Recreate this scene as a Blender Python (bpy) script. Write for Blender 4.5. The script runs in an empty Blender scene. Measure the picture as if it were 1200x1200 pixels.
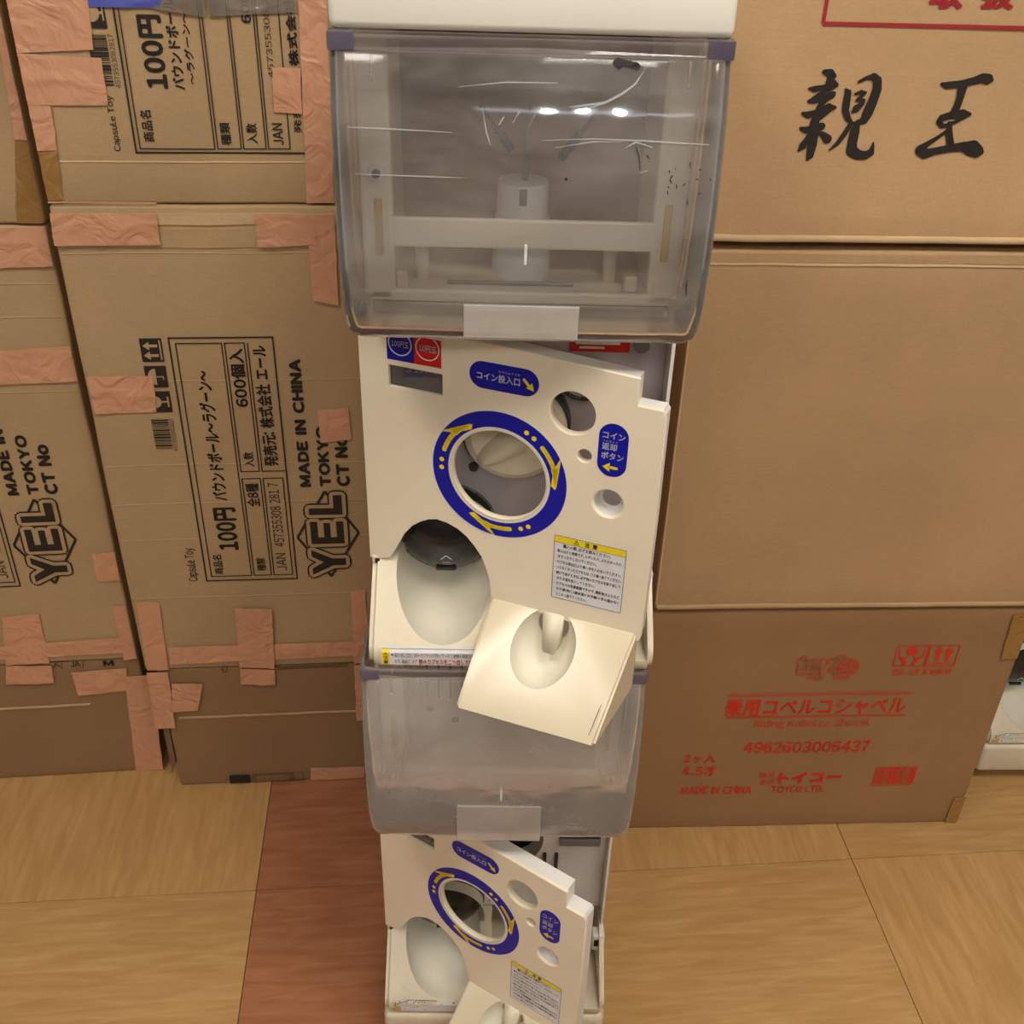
import bpy, bmesh, math, random
from mathutils import Vector, Matrix, noise
random.seed(7)
SC = bpy.context.scene
COL = SC.collection
R = math.radians
PI = math.pi

# ------------------------------------------------------------------ camera
F = 1248.0; PITCH = R(32.6); ROLL = R(1.76); H = 1.48
cam_d = bpy.data.cameras.new('camera'); cam = bpy.data.objects.new('camera', cam_d); COL.objects.link(cam)
cam_d.sensor_width = 36; cam_d.sensor_fit = 'HORIZONTAL'; cam_d.lens = 36 * F / 1200; cam_d.clip_start = .02
cp, sp, cr, sr = math.cos(PITCH), math.sin(PITCH), math.cos(ROLL), math.sin(ROLL)
fw = Vector((0, cp, -sp)); dn = Vector((0, -sp, -cp)); rt = Vector((1, 0, 0))
# image x axis and image down axis, rolled
ix = rt * cr - dn * sr * -1 * -1
ix = rt * cr - dn * sr
iy = rt * sr + dn * cr
M = Matrix((ix, -iy, -fw)).transposed().to_4x4()
M.translation = Vector((0, 0, H))
cam.matrix_world = M
SC.camera = cam
O = Vector((0, 0, H))
def ray(x, y): return ix * (x - 600) + iy * (y - 600) + fw * F
def onz(x, y, z=0.0):
    d = ray(x, y); return O + d * ((z - H) / d.z)
def onpl(x, y, P, n):
    d = ray(x, y); return O + d * ((P - O).dot(n) / d.dot(n))

# ------------------------------------------------------------------ world and exposure
w = bpy.data.worlds.new('world'); SC.world = w; w.use_nodes = True
w.node_tree.nodes['Background'].inputs[0].default_value = (1.0, .90, .78, 1)
w.node_tree.nodes['Background'].inputs[1].default_value = .15
SC.view_settings.view_transform = 'Standard'; SC.view_settings.look = 'None'
SC.view_settings.exposure = 0.16; SC.view_settings.gamma = 1; SC.view_settings.use_curve_mapping = False
LIGHT_E = 17.0
LIGHT_COL = (1.0, .93, .83, 1)

# ------------------------------------------------------------------ materials
def lin(r, g, b):
    f = lambda c: (c / 255) / 12.92 if c / 255 <= .04045 else ((c / 255 + .055) / 1.055) ** 2.4
    return (f(r), f(g), f(b), 1)
def newmat(name):
    m = bpy.data.materials.new(name); m.use_nodes = True
    nt = m.node_tree; return m, nt, nt.nodes['Principled BSDF']
def nd(nt, t, **kw):
    n = nt.nodes.new(t)
    for k, v in kw.items(): setattr(n, k, v)
    return n
def coords(nt, scale=(1, 1, 1)):
    tc = nd(nt, 'ShaderNodeTexCoord'); mp = nd(nt, 'ShaderNodeMapping'); mp.inputs['Scale'].default_value = scale
    nt.links.new(tc.outputs['Object'], mp.inputs['Vector']); return mp.outputs['Vector']
def noise_n(nt, vec, scale, detail=4, rough=.55):
    n = nd(nt, 'ShaderNodeTexNoise'); n.inputs['Scale'].default_value = scale; n.inputs['Detail'].default_value = detail
    n.inputs['Roughness'].default_value = rough; nt.links.new(vec, n.inputs['Vector']); return n.outputs['Fac']
def ramp(nt, fac, stops):
    r = nd(nt, 'ShaderNodeValToRGB'); cr_ = r.color_ramp
    while len(cr_.elements) < len(stops): cr_.elements.new(.5)
    for e, (p, c) in zip(cr_.elements, stops): e.position = p; e.color = c
    nt.links.new(fac, r.inputs['Fac']); return r.outputs['Color']
def mix(nt, fac, a, b, blend='MIX'):
    m = nd(nt, 'ShaderNodeMix', data_type='RGBA', blend_type=blend)
    for s, v in ((m.inputs[0], fac), (m.inputs[6], a), (m.inputs[7], b)):
        if hasattr(v, 'node'): nt.links.new(v, s)
        else: s.default_value = v
    return m.outputs[2]
def bump(nt, bs, h, strength, dist=.001, chain=None):
    b = nd(nt, 'ShaderNodeBump'); b.inputs['Strength'].default_value = strength; b.inputs['Distance'].default_value = dist
    nt.links.new(h, b.inputs['Height'])
    if chain: nt.links.new(chain, b.inputs['Normal'])
    nt.links.new(b.outputs['Normal'], bs.inputs['Normal']); return b.outputs['Normal']
def plastic(name, col, rough=.35, dirt=0.0, dirtcol=(120, 95, 60), spots=0.0, spec=.5):
    m, nt, bs = newmat(name)
    v = coords(nt); n1 = noise_n(nt, v, 9, 5, .6)
    c = lin(*col); c2 = tuple(x * (1 - .18 * min(dirt * 2, 1)) for x in c[:3]) + (1,)
    out = ramp(nt, n1, [(.35, c2), (.65, c)])
    if dirt:
        n2 = noise_n(nt, v, 22, 8, .7)
        f2 = ramp(nt, n2, [(.55, (0, 0, 0, 1)), (.8, (dirt, dirt, dirt, 1))])
        out = mix(nt, f2, out, lin(*dirtcol))
    if spots:
        n3 = noise_n(nt, v, 70, 6, .75)
        f3 = ramp(nt, n3, [(.66, (0, 0, 0, 1)), (.72, (spots, spots, spots, 1))])
        out = mix(nt, f3, out, lin(60, 52, 42))
    nt.links.new(out, bs.inputs['Base Color'])
    bs.inputs['Roughness'].default_value = rough; bs.inputs['Specular IOR Level'].default_value = spec
    bump(nt, bs, noise_n(nt, v, 40, 2), .04)
    return m
def flat(name, col, rough=.5, metal=0.0):
    m, nt, bs = newmat(name)
    v = coords(nt); n1 = noise_n(nt, v, 60, 3)
    c = lin(*col) if max(col) > 1 else (*col, 1)
    nt.links.new(ramp(nt, n1, [(.3, tuple(x * .9 for x in c[:3]) + (1,)), (.7, c)]), bs.inputs['Base Color'])
    bs.inputs['Roughness'].default_value = rough; bs.inputs['Metallic'].default_value = metal
    return m
def kraft(name, col, hstripe=True):
    m, nt, bs = newmat(name)
    v = coords(nt); n1 = noise_n(nt, v, 3.5, 5, .6)
    vs = coords(nt, (40, 40, 420)); n2 = noise_n(nt, vs, 1.0, 3, .6)
    vf = coords(nt, (1, 1, 1)); n3 = noise_n(nt, vf, 260, 3, .7)
    c = lin(*col)
    base = ramp(nt, n1, [(.3, tuple(x * .88 for x in c[:3]) + (1,)), (.7, tuple(min(1, x * 1.06) for x in c[:3]) + (1,))])
    base = mix(nt, .35, base, ramp(nt, n2, [(.3, (.86, .86, .86, 1)), (.7, (1.08, 1.08, 1.08, 1))]), 'MULTIPLY')
    base = mix(nt, .35, base, ramp(nt, n3, [(.3, (.8, .8, .8, 1)), (.7, (1.1, 1.1, 1.1, 1))]), 'MULTIPLY')
    nt.links.new(base, bs.inputs['Base Color'])
    bs.inputs['Roughness'].default_value = .72; bs.inputs['Specular IOR Level'].default_value = .25
    # a few long horizontal creases and fine corrugation
    vc = coords(nt, (.5, .5, 13)); nc = noise_n(nt, vc, 1.0, 2, .5)
    cre = ramp(nt, nc, [(.47, (0, 0, 0, 1)), (.495, (1, 1, 1, 1)), (.52, (0, 0, 0, 1))])
    b1 = bump(nt, bs, cre, .12, .0012)
    bump(nt, bs, n2, .12, .001, b1)
    return m
def tapemat(name, col, rough=.45):
    m, nt, bs = newmat(name)
    v = coords(nt); n1 = noise_n(nt, v, 14, 5, .6); c = lin(*col)
    nt.links.new(ramp(nt, n1, [(.3, tuple(x * .88 for x in c[:3]) + (1,)), (.7, c)]), bs.inputs['Base Color'])
    bs.inputs['Roughness'].default_value = rough
    mg = nd(nt, 'ShaderNodeTexNoise'); mg.inputs['Scale'].default_value = 24; mg.inputs['Distortion'].default_value = 1.8; mg.inputs['Detail'].default_value = 2
    nt.links.new(v, mg.inputs['Vector']); bump(nt, bs, mg.outputs['Fac'], .6, .008)
    return m
def clear(name, tint, haze, hazecol, edge=.35, streak=0.5, rough=.04, hz=(7, 7, 7)):
    """clear moulded plastic: see-through, glossy, with a scratched milky haze that is stronger at grazing angles"""
    m = bpy.data.materials.new(name); m.use_nodes = True; nt = m.node_tree; nt.nodes.clear()
    out = nd(nt, 'ShaderNodeOutputMaterial'); tr = nd(nt, 'ShaderNodeBsdfTransparent'); tr.inputs[0].default_value = (*tint, 1)
    df = nd(nt, 'ShaderNodeBsdfDiffuse'); df.inputs[0].default_value = (*hazecol, 1)
    gl = nd(nt, 'ShaderNodeBsdfGlossy'); gl.inputs['Roughness'].default_value = rough; gl.inputs[0].default_value = (1, 1, 1, 1)
    lw = nd(nt, 'ShaderNodeLayerWeight'); lw.inputs['Blend'].default_value = .35
    v = coords(nt, hz); n = noise_n(nt, v, 1, 6, .7)
    mr = nd(nt, 'ShaderNodeMapRange'); mr.inputs[1].default_value = .35; mr.inputs[2].default_value = .7
    mr.inputs[3].default_value = haze * (1 - streak); mr.inputs[4].default_value = haze * (1 + streak); nt.links.new(n, mr.inputs[0])
    ma = nd(nt, 'ShaderNodeMath', operation='MULTIPLY_ADD'); nt.links.new(lw.outputs['Facing'], ma.inputs[0]); ma.inputs[1].default_value = edge
    nt.links.new(mr.outputs[0], ma.inputs[2]); ma.use_clamp = True
    m1 = nd(nt, 'ShaderNodeMixShader'); nt.links.new(ma.outputs[0], m1.inputs[0]); nt.links.new(tr.outputs[0], m1.inputs[1]); nt.links.new(df.outputs[0], m1.inputs[2])
    fr = nd(nt, 'ShaderNodeFresnel'); fr.inputs['IOR'].default_value = 1.42
    bp = nd(nt, 'ShaderNodeBump'); bp.inputs['Strength'].default_value = .16; bp.inputs['Distance'].default_value = .004
    vb = coords(nt, (5, 5, 11)); nb = noise_n(nt, vb, 1, 3, .5); nt.links.new(nb, bp.inputs['Height'])
    nt.links.new(bp.outputs[0], gl.inputs['Normal']); nt.links.new(bp.outputs[0], fr.inputs['Normal'])
    m2 = nd(nt, 'ShaderNodeMixShader'); nt.links.new(fr.outputs[0], m2.inputs[0]); nt.links.new(m1.outputs[0], m2.inputs[1]); nt.links.new(gl.outputs[0], m2.inputs[2])
    nt.links.new(m2.outputs[0], out.inputs[0]); return m

MAT = dict(
    kraft_a=kraft('kraft pale', (184, 155, 116)), kraft_b=kraft('kraft warm', (198, 162, 120)),
    kraft_c=kraft('kraft red brown', (158, 122, 85)), kraft_e=kraft('kraft shaded', (152, 120, 86)), kraft_d=kraft('kraft tan', (186, 152, 112)),  # kraft_e: same cartons, shade on the low boxes put into the colour
    kraft_edge=kraft('kraft torn edge', (150, 120, 95)), kraft_light=kraft('kraft pale fold', (205, 175, 135)),  # kraft_light: paler tone for folds, a flap strip and a corner edge
    tape=tapemat('pink paper tape', (214, 158, 124)), tape_brown=tapemat('brown packing tape', (160, 120, 68), .25),
    tape_blue=tapemat('blue flyer', (92, 100, 190), .3),
    tape_clear=clear('clear packing tape', (.93, .9, .86), .3, (.62, .56, .48), .1),
    ink=flat('black ink', (38, 30, 26), .6), red_ink=flat('red ink', (222, 44, 26), .6), crimson=flat('crimson ink', (168, 38, 44), .6),
    cream=plastic('cream plastic', (232, 221, 196), .3, .12, (190, 150, 100)),
    cream_d=plastic('grimy cream plastic', (222, 210, 184), .36, .3, (150, 120, 85), .5),
    panel_d=plastic('aged cream door plastic', (248, 236, 210), .35, .12, (170, 130, 85)),
    lid=plastic('pale lid plastic', (244, 240, 228), .22, .05, (200, 180, 150)),
    tray=plastic('chute tray plastic', (218, 205, 176), .25, .12, (180, 150, 105)),
    white=plastic('white plastic', (232, 230, 226), .35, .08, (170, 150, 120)),
    white_d=plastic('scuffed white plastic', (226, 224, 220), .4, .3, (130, 120, 110), .7),
    bowl=plastic('chute plastic', (232, 226, 208), .35, .3, (165, 150, 125)),
    lilac=plastic('mechanism plate', (186, 178, 184), .4, .1, (130, 110, 90)),
    grey=flat('grey plastic', (120, 116, 116), .4), dark=flat('dark plastic', (36, 34, 36), .3), black=flat('black void', (10, 10, 11), .6),
    steel=flat('steel', (150, 148, 146), .3, .9), darksteel=flat('dull steel', (86, 82, 80), .4, .6),
    blue=flat('sticker blue', (0, 18, 168), .35), redst=flat('sticker red', (214, 28, 30), .35), yellow=flat('sticker yellow', (255, 226, 40), .4),
    stwhite=flat('sticker white', (236, 234, 238), .4), orange=flat('orange dot', (236, 176, 110), .4), glue=flat('old yellow tape', (214, 176, 92), .6),
    redtext=flat('red sticker ink', (206, 60, 66), .5), pane=clear('window pane', (.85, .84, .84), .12, (.5, .47, .46), .1),
    tank_u=clear('clear hopper plastic', (.96, .95, .945), .085, (.97, .90, .84), .24, .7, .05, (6, 6, 16)),
    tank_l=clear('hazy hopper plastic', (.97, .95, .945), .20, (1, .93, .85), .24, .35, .06, (5, 5, 8)),
    rim=clear('hopper rim plastic', (.93, .90, .90), .08, (.68, .58, .55), .12, .3, .05),
    back_u=plastic('smoky back plate', (158, 128, 104), .5, .3, (110, 92, 80)), back_l=plastic('grey back plate', (226, 212, 194), .5, .2, (140, 120, 100)),
    crease=clear('pale crease and highlight', (.97, .97, .98), .35, (.95, .94, .96), .1, .3, .15),  # pale streaks: film creases plus reflection highlights painted on the hood
    frame=plastic('pale hopper frame', (244, 236, 214), .35, .1, (190, 150, 100)),
    rim_end=clear('violet rim plastic', (.62, .56, .72), .25, (.34, .30, .42), .2),
    slip=clear('milky slip pocket', (.95, .93, .91), .36, (.92, .86, .78), .05, .15, .15),
)
def dome_mat():
    m, nt, bs = newmat('smoked dome'); v = coords(nt); n = noise_n(nt, v, 30, 4)
    nt.links.new(ramp(nt, n, [(.3, lin(30, 30, 32)), (.7, lin(52, 52, 54))]), bs.inputs['Base Color'])
    bs.inputs['Roughness'].default_value = .12; return m
MAT['dome'] = dome_mat()

# ------------------------------------------------------------------ object helpers
def tag(o, label=None, cat=None, group=None, kind=None):
    if label: o['label'] = label
    if cat: o['category'] = cat
    if group: o['group'] = group
    if kind: o['kind'] = kind
    return o
def empty(name, loc=(0, 0, 0), rz=0.0):
    o = bpy.data.objects.new(name, None); COL.objects.link(o); o.location = loc; o.rotation_euler = (0, 0, rz)
    o.empty_display_size = .05; return o
def obj(name, me, mats, parent=None, smooth=False):
    if isinstance(me, bmesh.types.BMesh):
        b = me; me = bpy.data.meshes.new(name); b.to_mesh(me); b.free()
    o = bpy.data.objects.new(name, me); COL.objects.link(o)
    if not isinstance(mats, (list, tuple)): mats = [mats]
    me.materials.clear()
    for m in mats: me.materials.append(m)
    if parent: o.parent = parent
    if smooth:
        for p in me.polygons: p.use_smooth = True
    return o
def box(bm, x0, x1, y0, y1, z0, z1, bev=0.0, seg=2):
    r = bmesh.ops.create_cube(bm, size=1)
    vs = r['verts']
    for v in vs:
        v.co = Vector((x0 + (v.co.x + .5) * (x1 - x0), y0 + (v.co.y + .5) * (y1 - y0), z0 + (v.co.z + .5) * (z1 - z0)))
    if bev:
        es = list({e for v in vs for e in v.link_edges})
        bmesh.ops.bevel(bm, geom=es, offset=bev, segments=seg, profile=.5, affect='EDGES')
    return vs
def cyl(bm, p0, p1, r0, r1=None, seg=24, caps=True):
    p0, p1 = Vector(p0), Vector(p1); r1 = r0 if r1 is None else r1
    d = (p1 - p0); L = d.length
    q = d.to_track_quat('Z', 'Y').to_matrix().to_4x4(); q.translation = (p0 + p1) / 2
    bmesh.ops.create_cone(bm, cap_ends=caps, segments=seg, radius1=r0, radius2=r1, depth=L, matrix=q)
def prism(bm, prof, x0, x1):
    """polygon in (y,z) extruded along x"""
    a = [bm.verts.new((x0, y, z)) for y, z in prof]; b = [bm.verts.new((x1, y, z)) for y, z in prof]
    bm.faces.new(a); bm.faces.new(b[::-1]); n = len(prof)
    for i in range(n): bm.faces.new((a[(i + 1) % n], a[i], b[i], b[(i + 1) % n]))
    bmesh.ops.recalc_face_normals(bm, faces=bm.faces)
def sphere(bm, c, r, u=32, v=20):
    m = Matrix.Translation(c) @ Matrix.Diagonal((*r, 1)); bmesh.ops.create_uvsphere(bm, u_segments=u, v_segments=v, radius=1, matrix=m)
def evaluated(o):
    dg = bpy.context.evaluated_depsgraph_get(); e = o.evaluated_get(dg); me = bpy.data.meshes.new_from_object(e)
    return me
def boolean(o, cutters, op='DIFFERENCE'):
    for c in cutters:
        c.parent = o.parent
        m = o.modifiers.new('b', 'BOOLEAN'); m.operation = op; m.object = c; m.solver = 'EXACT'
    me = evaluated(o); old = o.data; o.modifiers.clear(); o.data = me
    for c in cutters: bpy.data.objects.remove(c)
    return o
def cut_material(o, test, mat):
    o.data.materials.append(mat); k = len(o.data.materials) - 1
    for p in o.data.polygons:
        if all(test(o.data.vertices[i].co, p) for i in p.vertices) and p.area < 3e-4: p.material_index = k
def bmobj(bm): return obj('cutter', bm, MAT['cream'])
def autosmooth(o, ang=35):
    me = o.data
    for p in me.polygons: p.use_smooth = True
    b = bmesh.new(); b.from_mesh(me)
    for e in b.edges:
        if len(e.link_faces) == 2 and e.calc_face_angle(0) > R(ang): e.smooth = False
    b.to_mesh(me); b.free()
def plate(name, loops, t, bev=0.0, res=1):
    """2-D outline (first loop) with holes, lying in x,z; front face at y=-t/2"""
    cu = bpy.data.curves.new(name, 'CURVE'); cu.dimensions = '2D'; cu.fill_mode = 'BOTH' if t else 'FRONT'
    cu.extrude = t / 2; cu.bevel_depth = bev; cu.bevel_resolution = res
    for lp in loops:
        s = cu.splines.new('POLY'); s.points.add(len(lp) - 1)
        for p, q in zip(s.points, lp): p.co = (q[0], q[1], 0, 1)
        s.use_cyclic_u = True
    o = bpy.data.objects.new('tmp', cu); COL.objects.link(o); me = evaluated(o); bpy.data.objects.remove(o)
    me.transform(Matrix.Rotation(PI / 2, 4, 'X')); return me
def circ(cx, cz, r, n=40, rz=None):
    rz = rz or r
    return [(cx + r * math.cos(2 * PI * i / n), cz + rz * math.sin(2 * PI * i / n)) for i in range(n)]
def rrect(x0, z0, x1, z1, r, n=8):
    out = []
    for cx, cz, a in ((x1 - r, z1 - r, 0), (x0 + r, z1 - r, 90), (x0 + r, z0 + r, 180), (x1 - r, z0 + r, 270)):
        for i in range(n + 1):
            t = R(a + 90 * i / n); out.append((cx + r * math.cos(t), cz + r * math.sin(t)))
    return out
_tc = {}
def glyph(ch, res):
    """outline of one character; latin letters and digits use their full-width forms, trimmed"""
    k = (ch, res)
    if k in _tc: return _tc[k]
    if ch == 'I':
        _tc[k] = ([(.045, 0), (.135, 0), (.135, .733), (.045, .733)], [(0, 1, 2, 3)], .18); return _tc[k]
    o_ = ord(ch); c2 = chr(o_ + 0xFEE0) if 33 <= o_ <= 126 else ch
    cu = bpy.data.curves.new('t', 'FONT'); cu.body = c2; cu.size = 1; cu.resolution_u = res
    o = bpy.data.objects.new('t', cu); COL.objects.link(o); me = evaluated(o); bpy.data.objects.remove(o)
    vs = [(v.co.x, v.co.y) for v in me.vertices]; fs = [tuple(p.vertices) for p in me.polygons]
    bpy.data.meshes.remove(me)
    if 33 <= o_ <= 126 and vs:
        x0 = min(v[0] for v in vs); x1 = max(v[0] for v in vs)
        vs = [(x - x0 + .045, y) for x, y in vs]; adv = x1 - x0 + .09
    else: adv = .30 if ch == ' ' else (vs and max(v[0] for v in vs) < .5 and .55 or .98)
    _tc[k] = (vs, fs, adv); return _tc[k]
def text_geo(s, bold=.0, res=3, shear=0.0):
    k = ('str', s, bold, res, shear)
    if k in _tc: return _tc[k]
    V, Fc = [], []; x = 0.0
    if bold >= .03: sh = [(math.cos(t * PI / 4), math.sin(t * PI / 4)) for t in range(8)]
    elif bold >= .012: sh = [(1, 0), (-1, 0), (0, 1), (0, -1)]
    else: sh = [(0, 0)]
    for ch in s:
        vs, fs, adv = glyph(ch, res)
        x += bold * .6
        for dx, dy in sh:
            n = len(V); V += [(x + a + dx * bold + shear * b, b + dy * bold) for a, b in vs]; Fc += [tuple(i + n for i in f) for f in fs]
        x += adv + bold * .6
    x0 = min(v[0] for v in V); x1 = max(v[0] for v in V); y0 = min(v[1] for v in V); y1 = max(v[1] for v in V)
    V = [((a - x0) / max(x1 - x0, 1e-6), (b - y0) / max(y1 - y0, 1e-6)) for a, b in V]
    _tc[k] = (V, Fc); return _tc[k]
class Print:
    """flat ink / sticker geometry gathered in a plane (a = right, b = up), then laid on a surface"""
    def __init__(s): s.v = []; s.f = []; s.cut = []
    def poly(s, pts):
        n = len(s.v); s.v += [tuple(p) for p in pts]; s.f.append(tuple(range(n, n + len(pts))))
    def rect(s, a0, b0, a1, b1): s.poly([(a0, b0), (a1, b0), (a1, b1), (a0, b1)])
    def line(s, p, q, w):
        p, q = Vector(p), Vector(q); d = (q - p).normalized(); n = Vector((-d.y, d.x)) * w / 2
        s.poly([p - n, q - n, q + n, p + n])
    def frame(s, a0, b0, a1, b1, w):
        s.rect(a0 - w / 2, b0 - w / 2, a1 + w / 2, b0 + w / 2); s.rect(a0 - w / 2, b1 - w / 2, a1 + w / 2, b1 + w / 2)
        s.rect(a0 - w / 2, b0, a0 + w / 2, b1); s.rect(a1 - w / 2, b0, a1 + w / 2, b1)
    def disc(s, a, b, r, n=20): s.poly([(a + r * math.cos(2 * PI * i / n), b + r * math.sin(2 * PI * i / n)) for i in range(n)])
    def ring(s, a, b, r, w, n=32, a0=0, a1=360):
        for i in range(n):
            t, u = R(a0 + (a1 - a0) * i / n), R(a0 + (a1 - a0) * (i + 1) / n)
            s.poly([(a + (r - w / 2) * math.cos(t), b + (r - w / 2) * math.sin(t)), (a + (r + w / 2) * math.cos(t), b + (r + w / 2) * math.sin(t)),
                    (a + (r + w / 2) * math.cos(u), b + (r + w / 2) * math.sin(u)), (a + (r - w / 2) * math.cos(u), b + (r - w / 2) * math.sin(u))])
    def text(s, t, a0, b0, a1, b1, up=False, bold=.0, res=3, shear=0.0, lean=0.0):
        """fit text in a rectangle; up=True: it reads bottom to top"""
        vs, fs = text_geo(t, bold, res, shear); n = len(s.v); s.cut.append((n, n + len(vs)))
        for x, y in vs:
            if up: s.v.append((a0 + (1 - y) * (a1 - a0), b0 + x * (b1 - b0)))
            else: s.v.append((a0 + x * (a1 - a0) + lean * y * (b1 - b0), b0 + y * (b1 - b0)))
        s.f += [tuple(i + n for i in f) for f in fs]
    def brush(s, pts):
        P = [Vector(p[:2]) for p in pts]; W = [p[2] / 2 for p in pts]
        for i in range(len(P) - 1):
            d = (P[i + 1] - P[i]).normalized(); n = Vector((-d.y, d.x))
            s.poly([P[i] - n * W[i], P[i + 1] - n * W[i + 1], P[i + 1] + n * W[i + 1], P[i] + n * W[i]])
        for p, wd in zip(P, W): s.disc(p.x, p.y, wd, 12)
    def dilated(s, src, r, n=12):
        """src thickened by r all round"""
        for k in range(n):
            dx, dy = r * math.cos(2 * PI * k / n), r * math.sin(2 * PI * k / n)
            m = len(s.v); s.v += [(a + dx, b + dy) for a, b in src.v]; s.f += [tuple(i + m for i in f) for f in src.f]
    def barcode(s, a0, b0, a1, b1, up=False, seed=1, dens=30):
        rnd = random.Random(seed); x = 0.0
        while x < 1:
            wd = rnd.choice((.5, .5, 1, 1.5)) / dens
            wd = min(wd, 1 - x)
            if up: s.rect(a0, b0 + x * (b1 - b0), a1, b0 + (x + wd) * (b1 - b0))
            else: s.rect(a0 + x * (a1 - a0), b0, a0 + (x + wd) * (a1 - a0), b1)
            x += wd + rnd.choice((.4, .7, 1)) / dens
    def build(s, name, mat, parent, place, stuff=False):
        """each text call becomes an object of its own, the rest one more; stuff: print too small to pick apart"""
        if not s.v: return None
        if s.cut and not stuff and (len(s.cut) > 1 or s.cut[0] != (0, len(s.v))):
            rest = Print(); own = [Print() for _ in s.cut]
            for f in s.f:
                k = next((i for i, (a, b) in enumerate(s.cut) if a <= f[0] < b), None)
                t = rest if k is None else own[k]
                n = len(t.v); t.v += [s.v[i] for i in f]; t.f.append(tuple(range(n, n + len(f))))
            for t in own + [rest]: t.build(name, mat, parent, place, True if t is rest else None)
            return None
        me = bpy.data.meshes.new(name); me.from_pydata([place(a, b) for a, b in s.v], [], s.f); me.update()
        o = obj(name, me, mat, parent)
        if stuff is True: o['kind'] = 'stuff'
        return o

# ------------------------------------------------------------------ setting: floor of wood-look tiles, wall, ceiling
def tilemat(name, c1, c2, rot):
    m, nt, bs = newmat(name)
    tc = nd(nt, 'ShaderNodeTexCoord'); mp = nd(nt, 'ShaderNodeMapping')
    mp.inputs['Scale'].default_value = (70, 9, 1) if rot else (9, 70, 1)
    nt.links.new(tc.outputs['Object'], mp.inputs['Vector'])
    n = nd(nt, 'ShaderNodeTexNoise'); n.inputs['Scale'].default_value = 1; n.inputs['Detail'].default_value = 4; n.inputs['Distortion'].default_value = .6
    nt.links.new(mp.outputs[0], n.inputs['Vector'])
    v2 = coords(nt); n2 = noise_n(nt, v2, 2.5, 3)
    c = ramp(nt, n.outputs['Fac'], [(.28, lin(*c1)), (.5, lin(*[(a + b) // 2 for a, b in zip(c1, c2)])), (.72, lin(*c2))])
    c = mix(nt, .5, c, ramp(nt, n2, [(.3, (.86, .84, .82, 1)), (.7, (1.05, 1.05, 1.05, 1))]), 'MULTIPLY')
    nt.links.new(c, bs.inputs['Base Color']); bs.inputs['Roughness'].default_value = .42; bs.inputs['Specular IOR Level'].default_value = .35
    bump(nt, bs, n.outputs['Fac'], .05, .001); return m
TY = [tilemat('maple tile', (176, 136, 84), (200, 161, 107), 0), tilemat('maple tile turned', (178, 137, 84), (200, 159, 105), 1)]
TB = tilemat('brown tile', (150, 96, 66), (178, 122, 86), 0)
fl = bmesh.new(); box(fl, -3, 3.4, -3, 2.4, -.03, -.0035)
floor = tag(obj('floor', fl, flat('floor joint', (78, 52, 32), .8)), kind='structure')
TD = (onz(279, 1200) - onz(318, 918)); tyaw = math.atan2(-TD.x, -TD.y) * -1
# tile grid frame: origin at the seam crossing left of the machine
T0 = onz(300.5, 1043); e2 = (onz(998, 1006.5) - T0); SPAN = e2.length; TW = SPAN / 2
ea = e2.normalized(); eb = Vector((-ea.y, ea.x, 0))
tilebm = bmesh.new(); box(tilebm, .0006, TW - .0006, .0006, TW - .0006, -.004, 0, .0004, 1)
tile_me = {}
for k, mt in (('a', TY[0]), ('b', TY[1]), ('c', TB)):
    me = bpy.data.meshes.new('tile'); tilebm.to_mesh(me); me.materials.append(mt); tile_me[k] = me
for i in range(-3, 5):
    for j in range(-3, 3):
        k = 'c' if i == 0 else ('b' if (i + j) % 2 else 'a')
        o = bpy.data.objects.new('tile', tile_me[k]); COL.objects.link(o)
        P = T0 + ea * (i * TW) + eb * (j * TW)
        o.location = (P.x, P.y, 0); o.rotation_euler = (0, 0, math.atan2(ea.y, ea.x)); o.parent = floor
wallm = plastic('wall paint', (206, 196, 180), .7)
b = bmesh.new(); box(b, -3, 3.4, 2.4, 2.5, 0, 2.75); tag(obj('wall_back', b, wallm), kind='structure')
b = bmesh.new(); box(b, -3, 3.4, -3, 2.5, 2.75, 2.85); tag(obj('ceiling', b, plastic('ceiling board', (226, 224, 218), .8)), kind='structure')
lampm = bpy.data.materials.new('lamp diffuser'); lampm.use_nodes = True; nt = lampm.node_tree; nt.nodes.clear()
em = nd(nt, 'ShaderNodeEmission'); em.inputs[0].default_value = LIGHT_COL; em.inputs[1].default_value = LIGHT_E
nt.links.new(em.outputs[0], nd(nt, 'ShaderNodeOutputMaterial').inputs[0])
farm = lampm.copy(); farm.name = 'dimmer lamp diffuser'; farm.node_tree.nodes['Emission'].inputs[1].default_value = LIGHT_E * .75
WH = {(-.9, -1.7): 'behind the viewer, to the left', (.5, -1.7): 'straight behind the viewer', (1.7, -1.7): 'behind the viewer, to the right', (-.9, .15): 'over the aisle, left of the machine',
      (.5, .15): 'over the aisle in front of the machine', (1.7, .15): 'over the aisle, right of the machine'}
for (x, y) in WH:
    t = tag(empty('ceiling_light', (x, y, 2.75)), 'square flush ceiling light panel ' + WH[(x, y)], 'light', 'ceiling lights of the shop')
    b = bmesh.new(); box(b, -.31, .31, -.31, .31, -.03, 0, .004); obj('frame', b, MAT['white'], t)
    b = bmesh.new(); box(b, -.28, .28, -.28, .28, -.034, -.029); obj('diffuser', b, lampm if y > -1 else farm, t)
spotm = lampm.copy(); spotm.name = 'spot bulb'; spotm.node_tree.nodes['Emission'].inputs[1].default_value = 130; spotm.node_tree.nodes['Emission'].inputs[0].default_value = (.85, .92, 1, 1)
barm = spotm.copy(); barm.name = 'tube'; barm.node_tree.nodes['Emission'].inputs[1].default_value = 5
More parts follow.
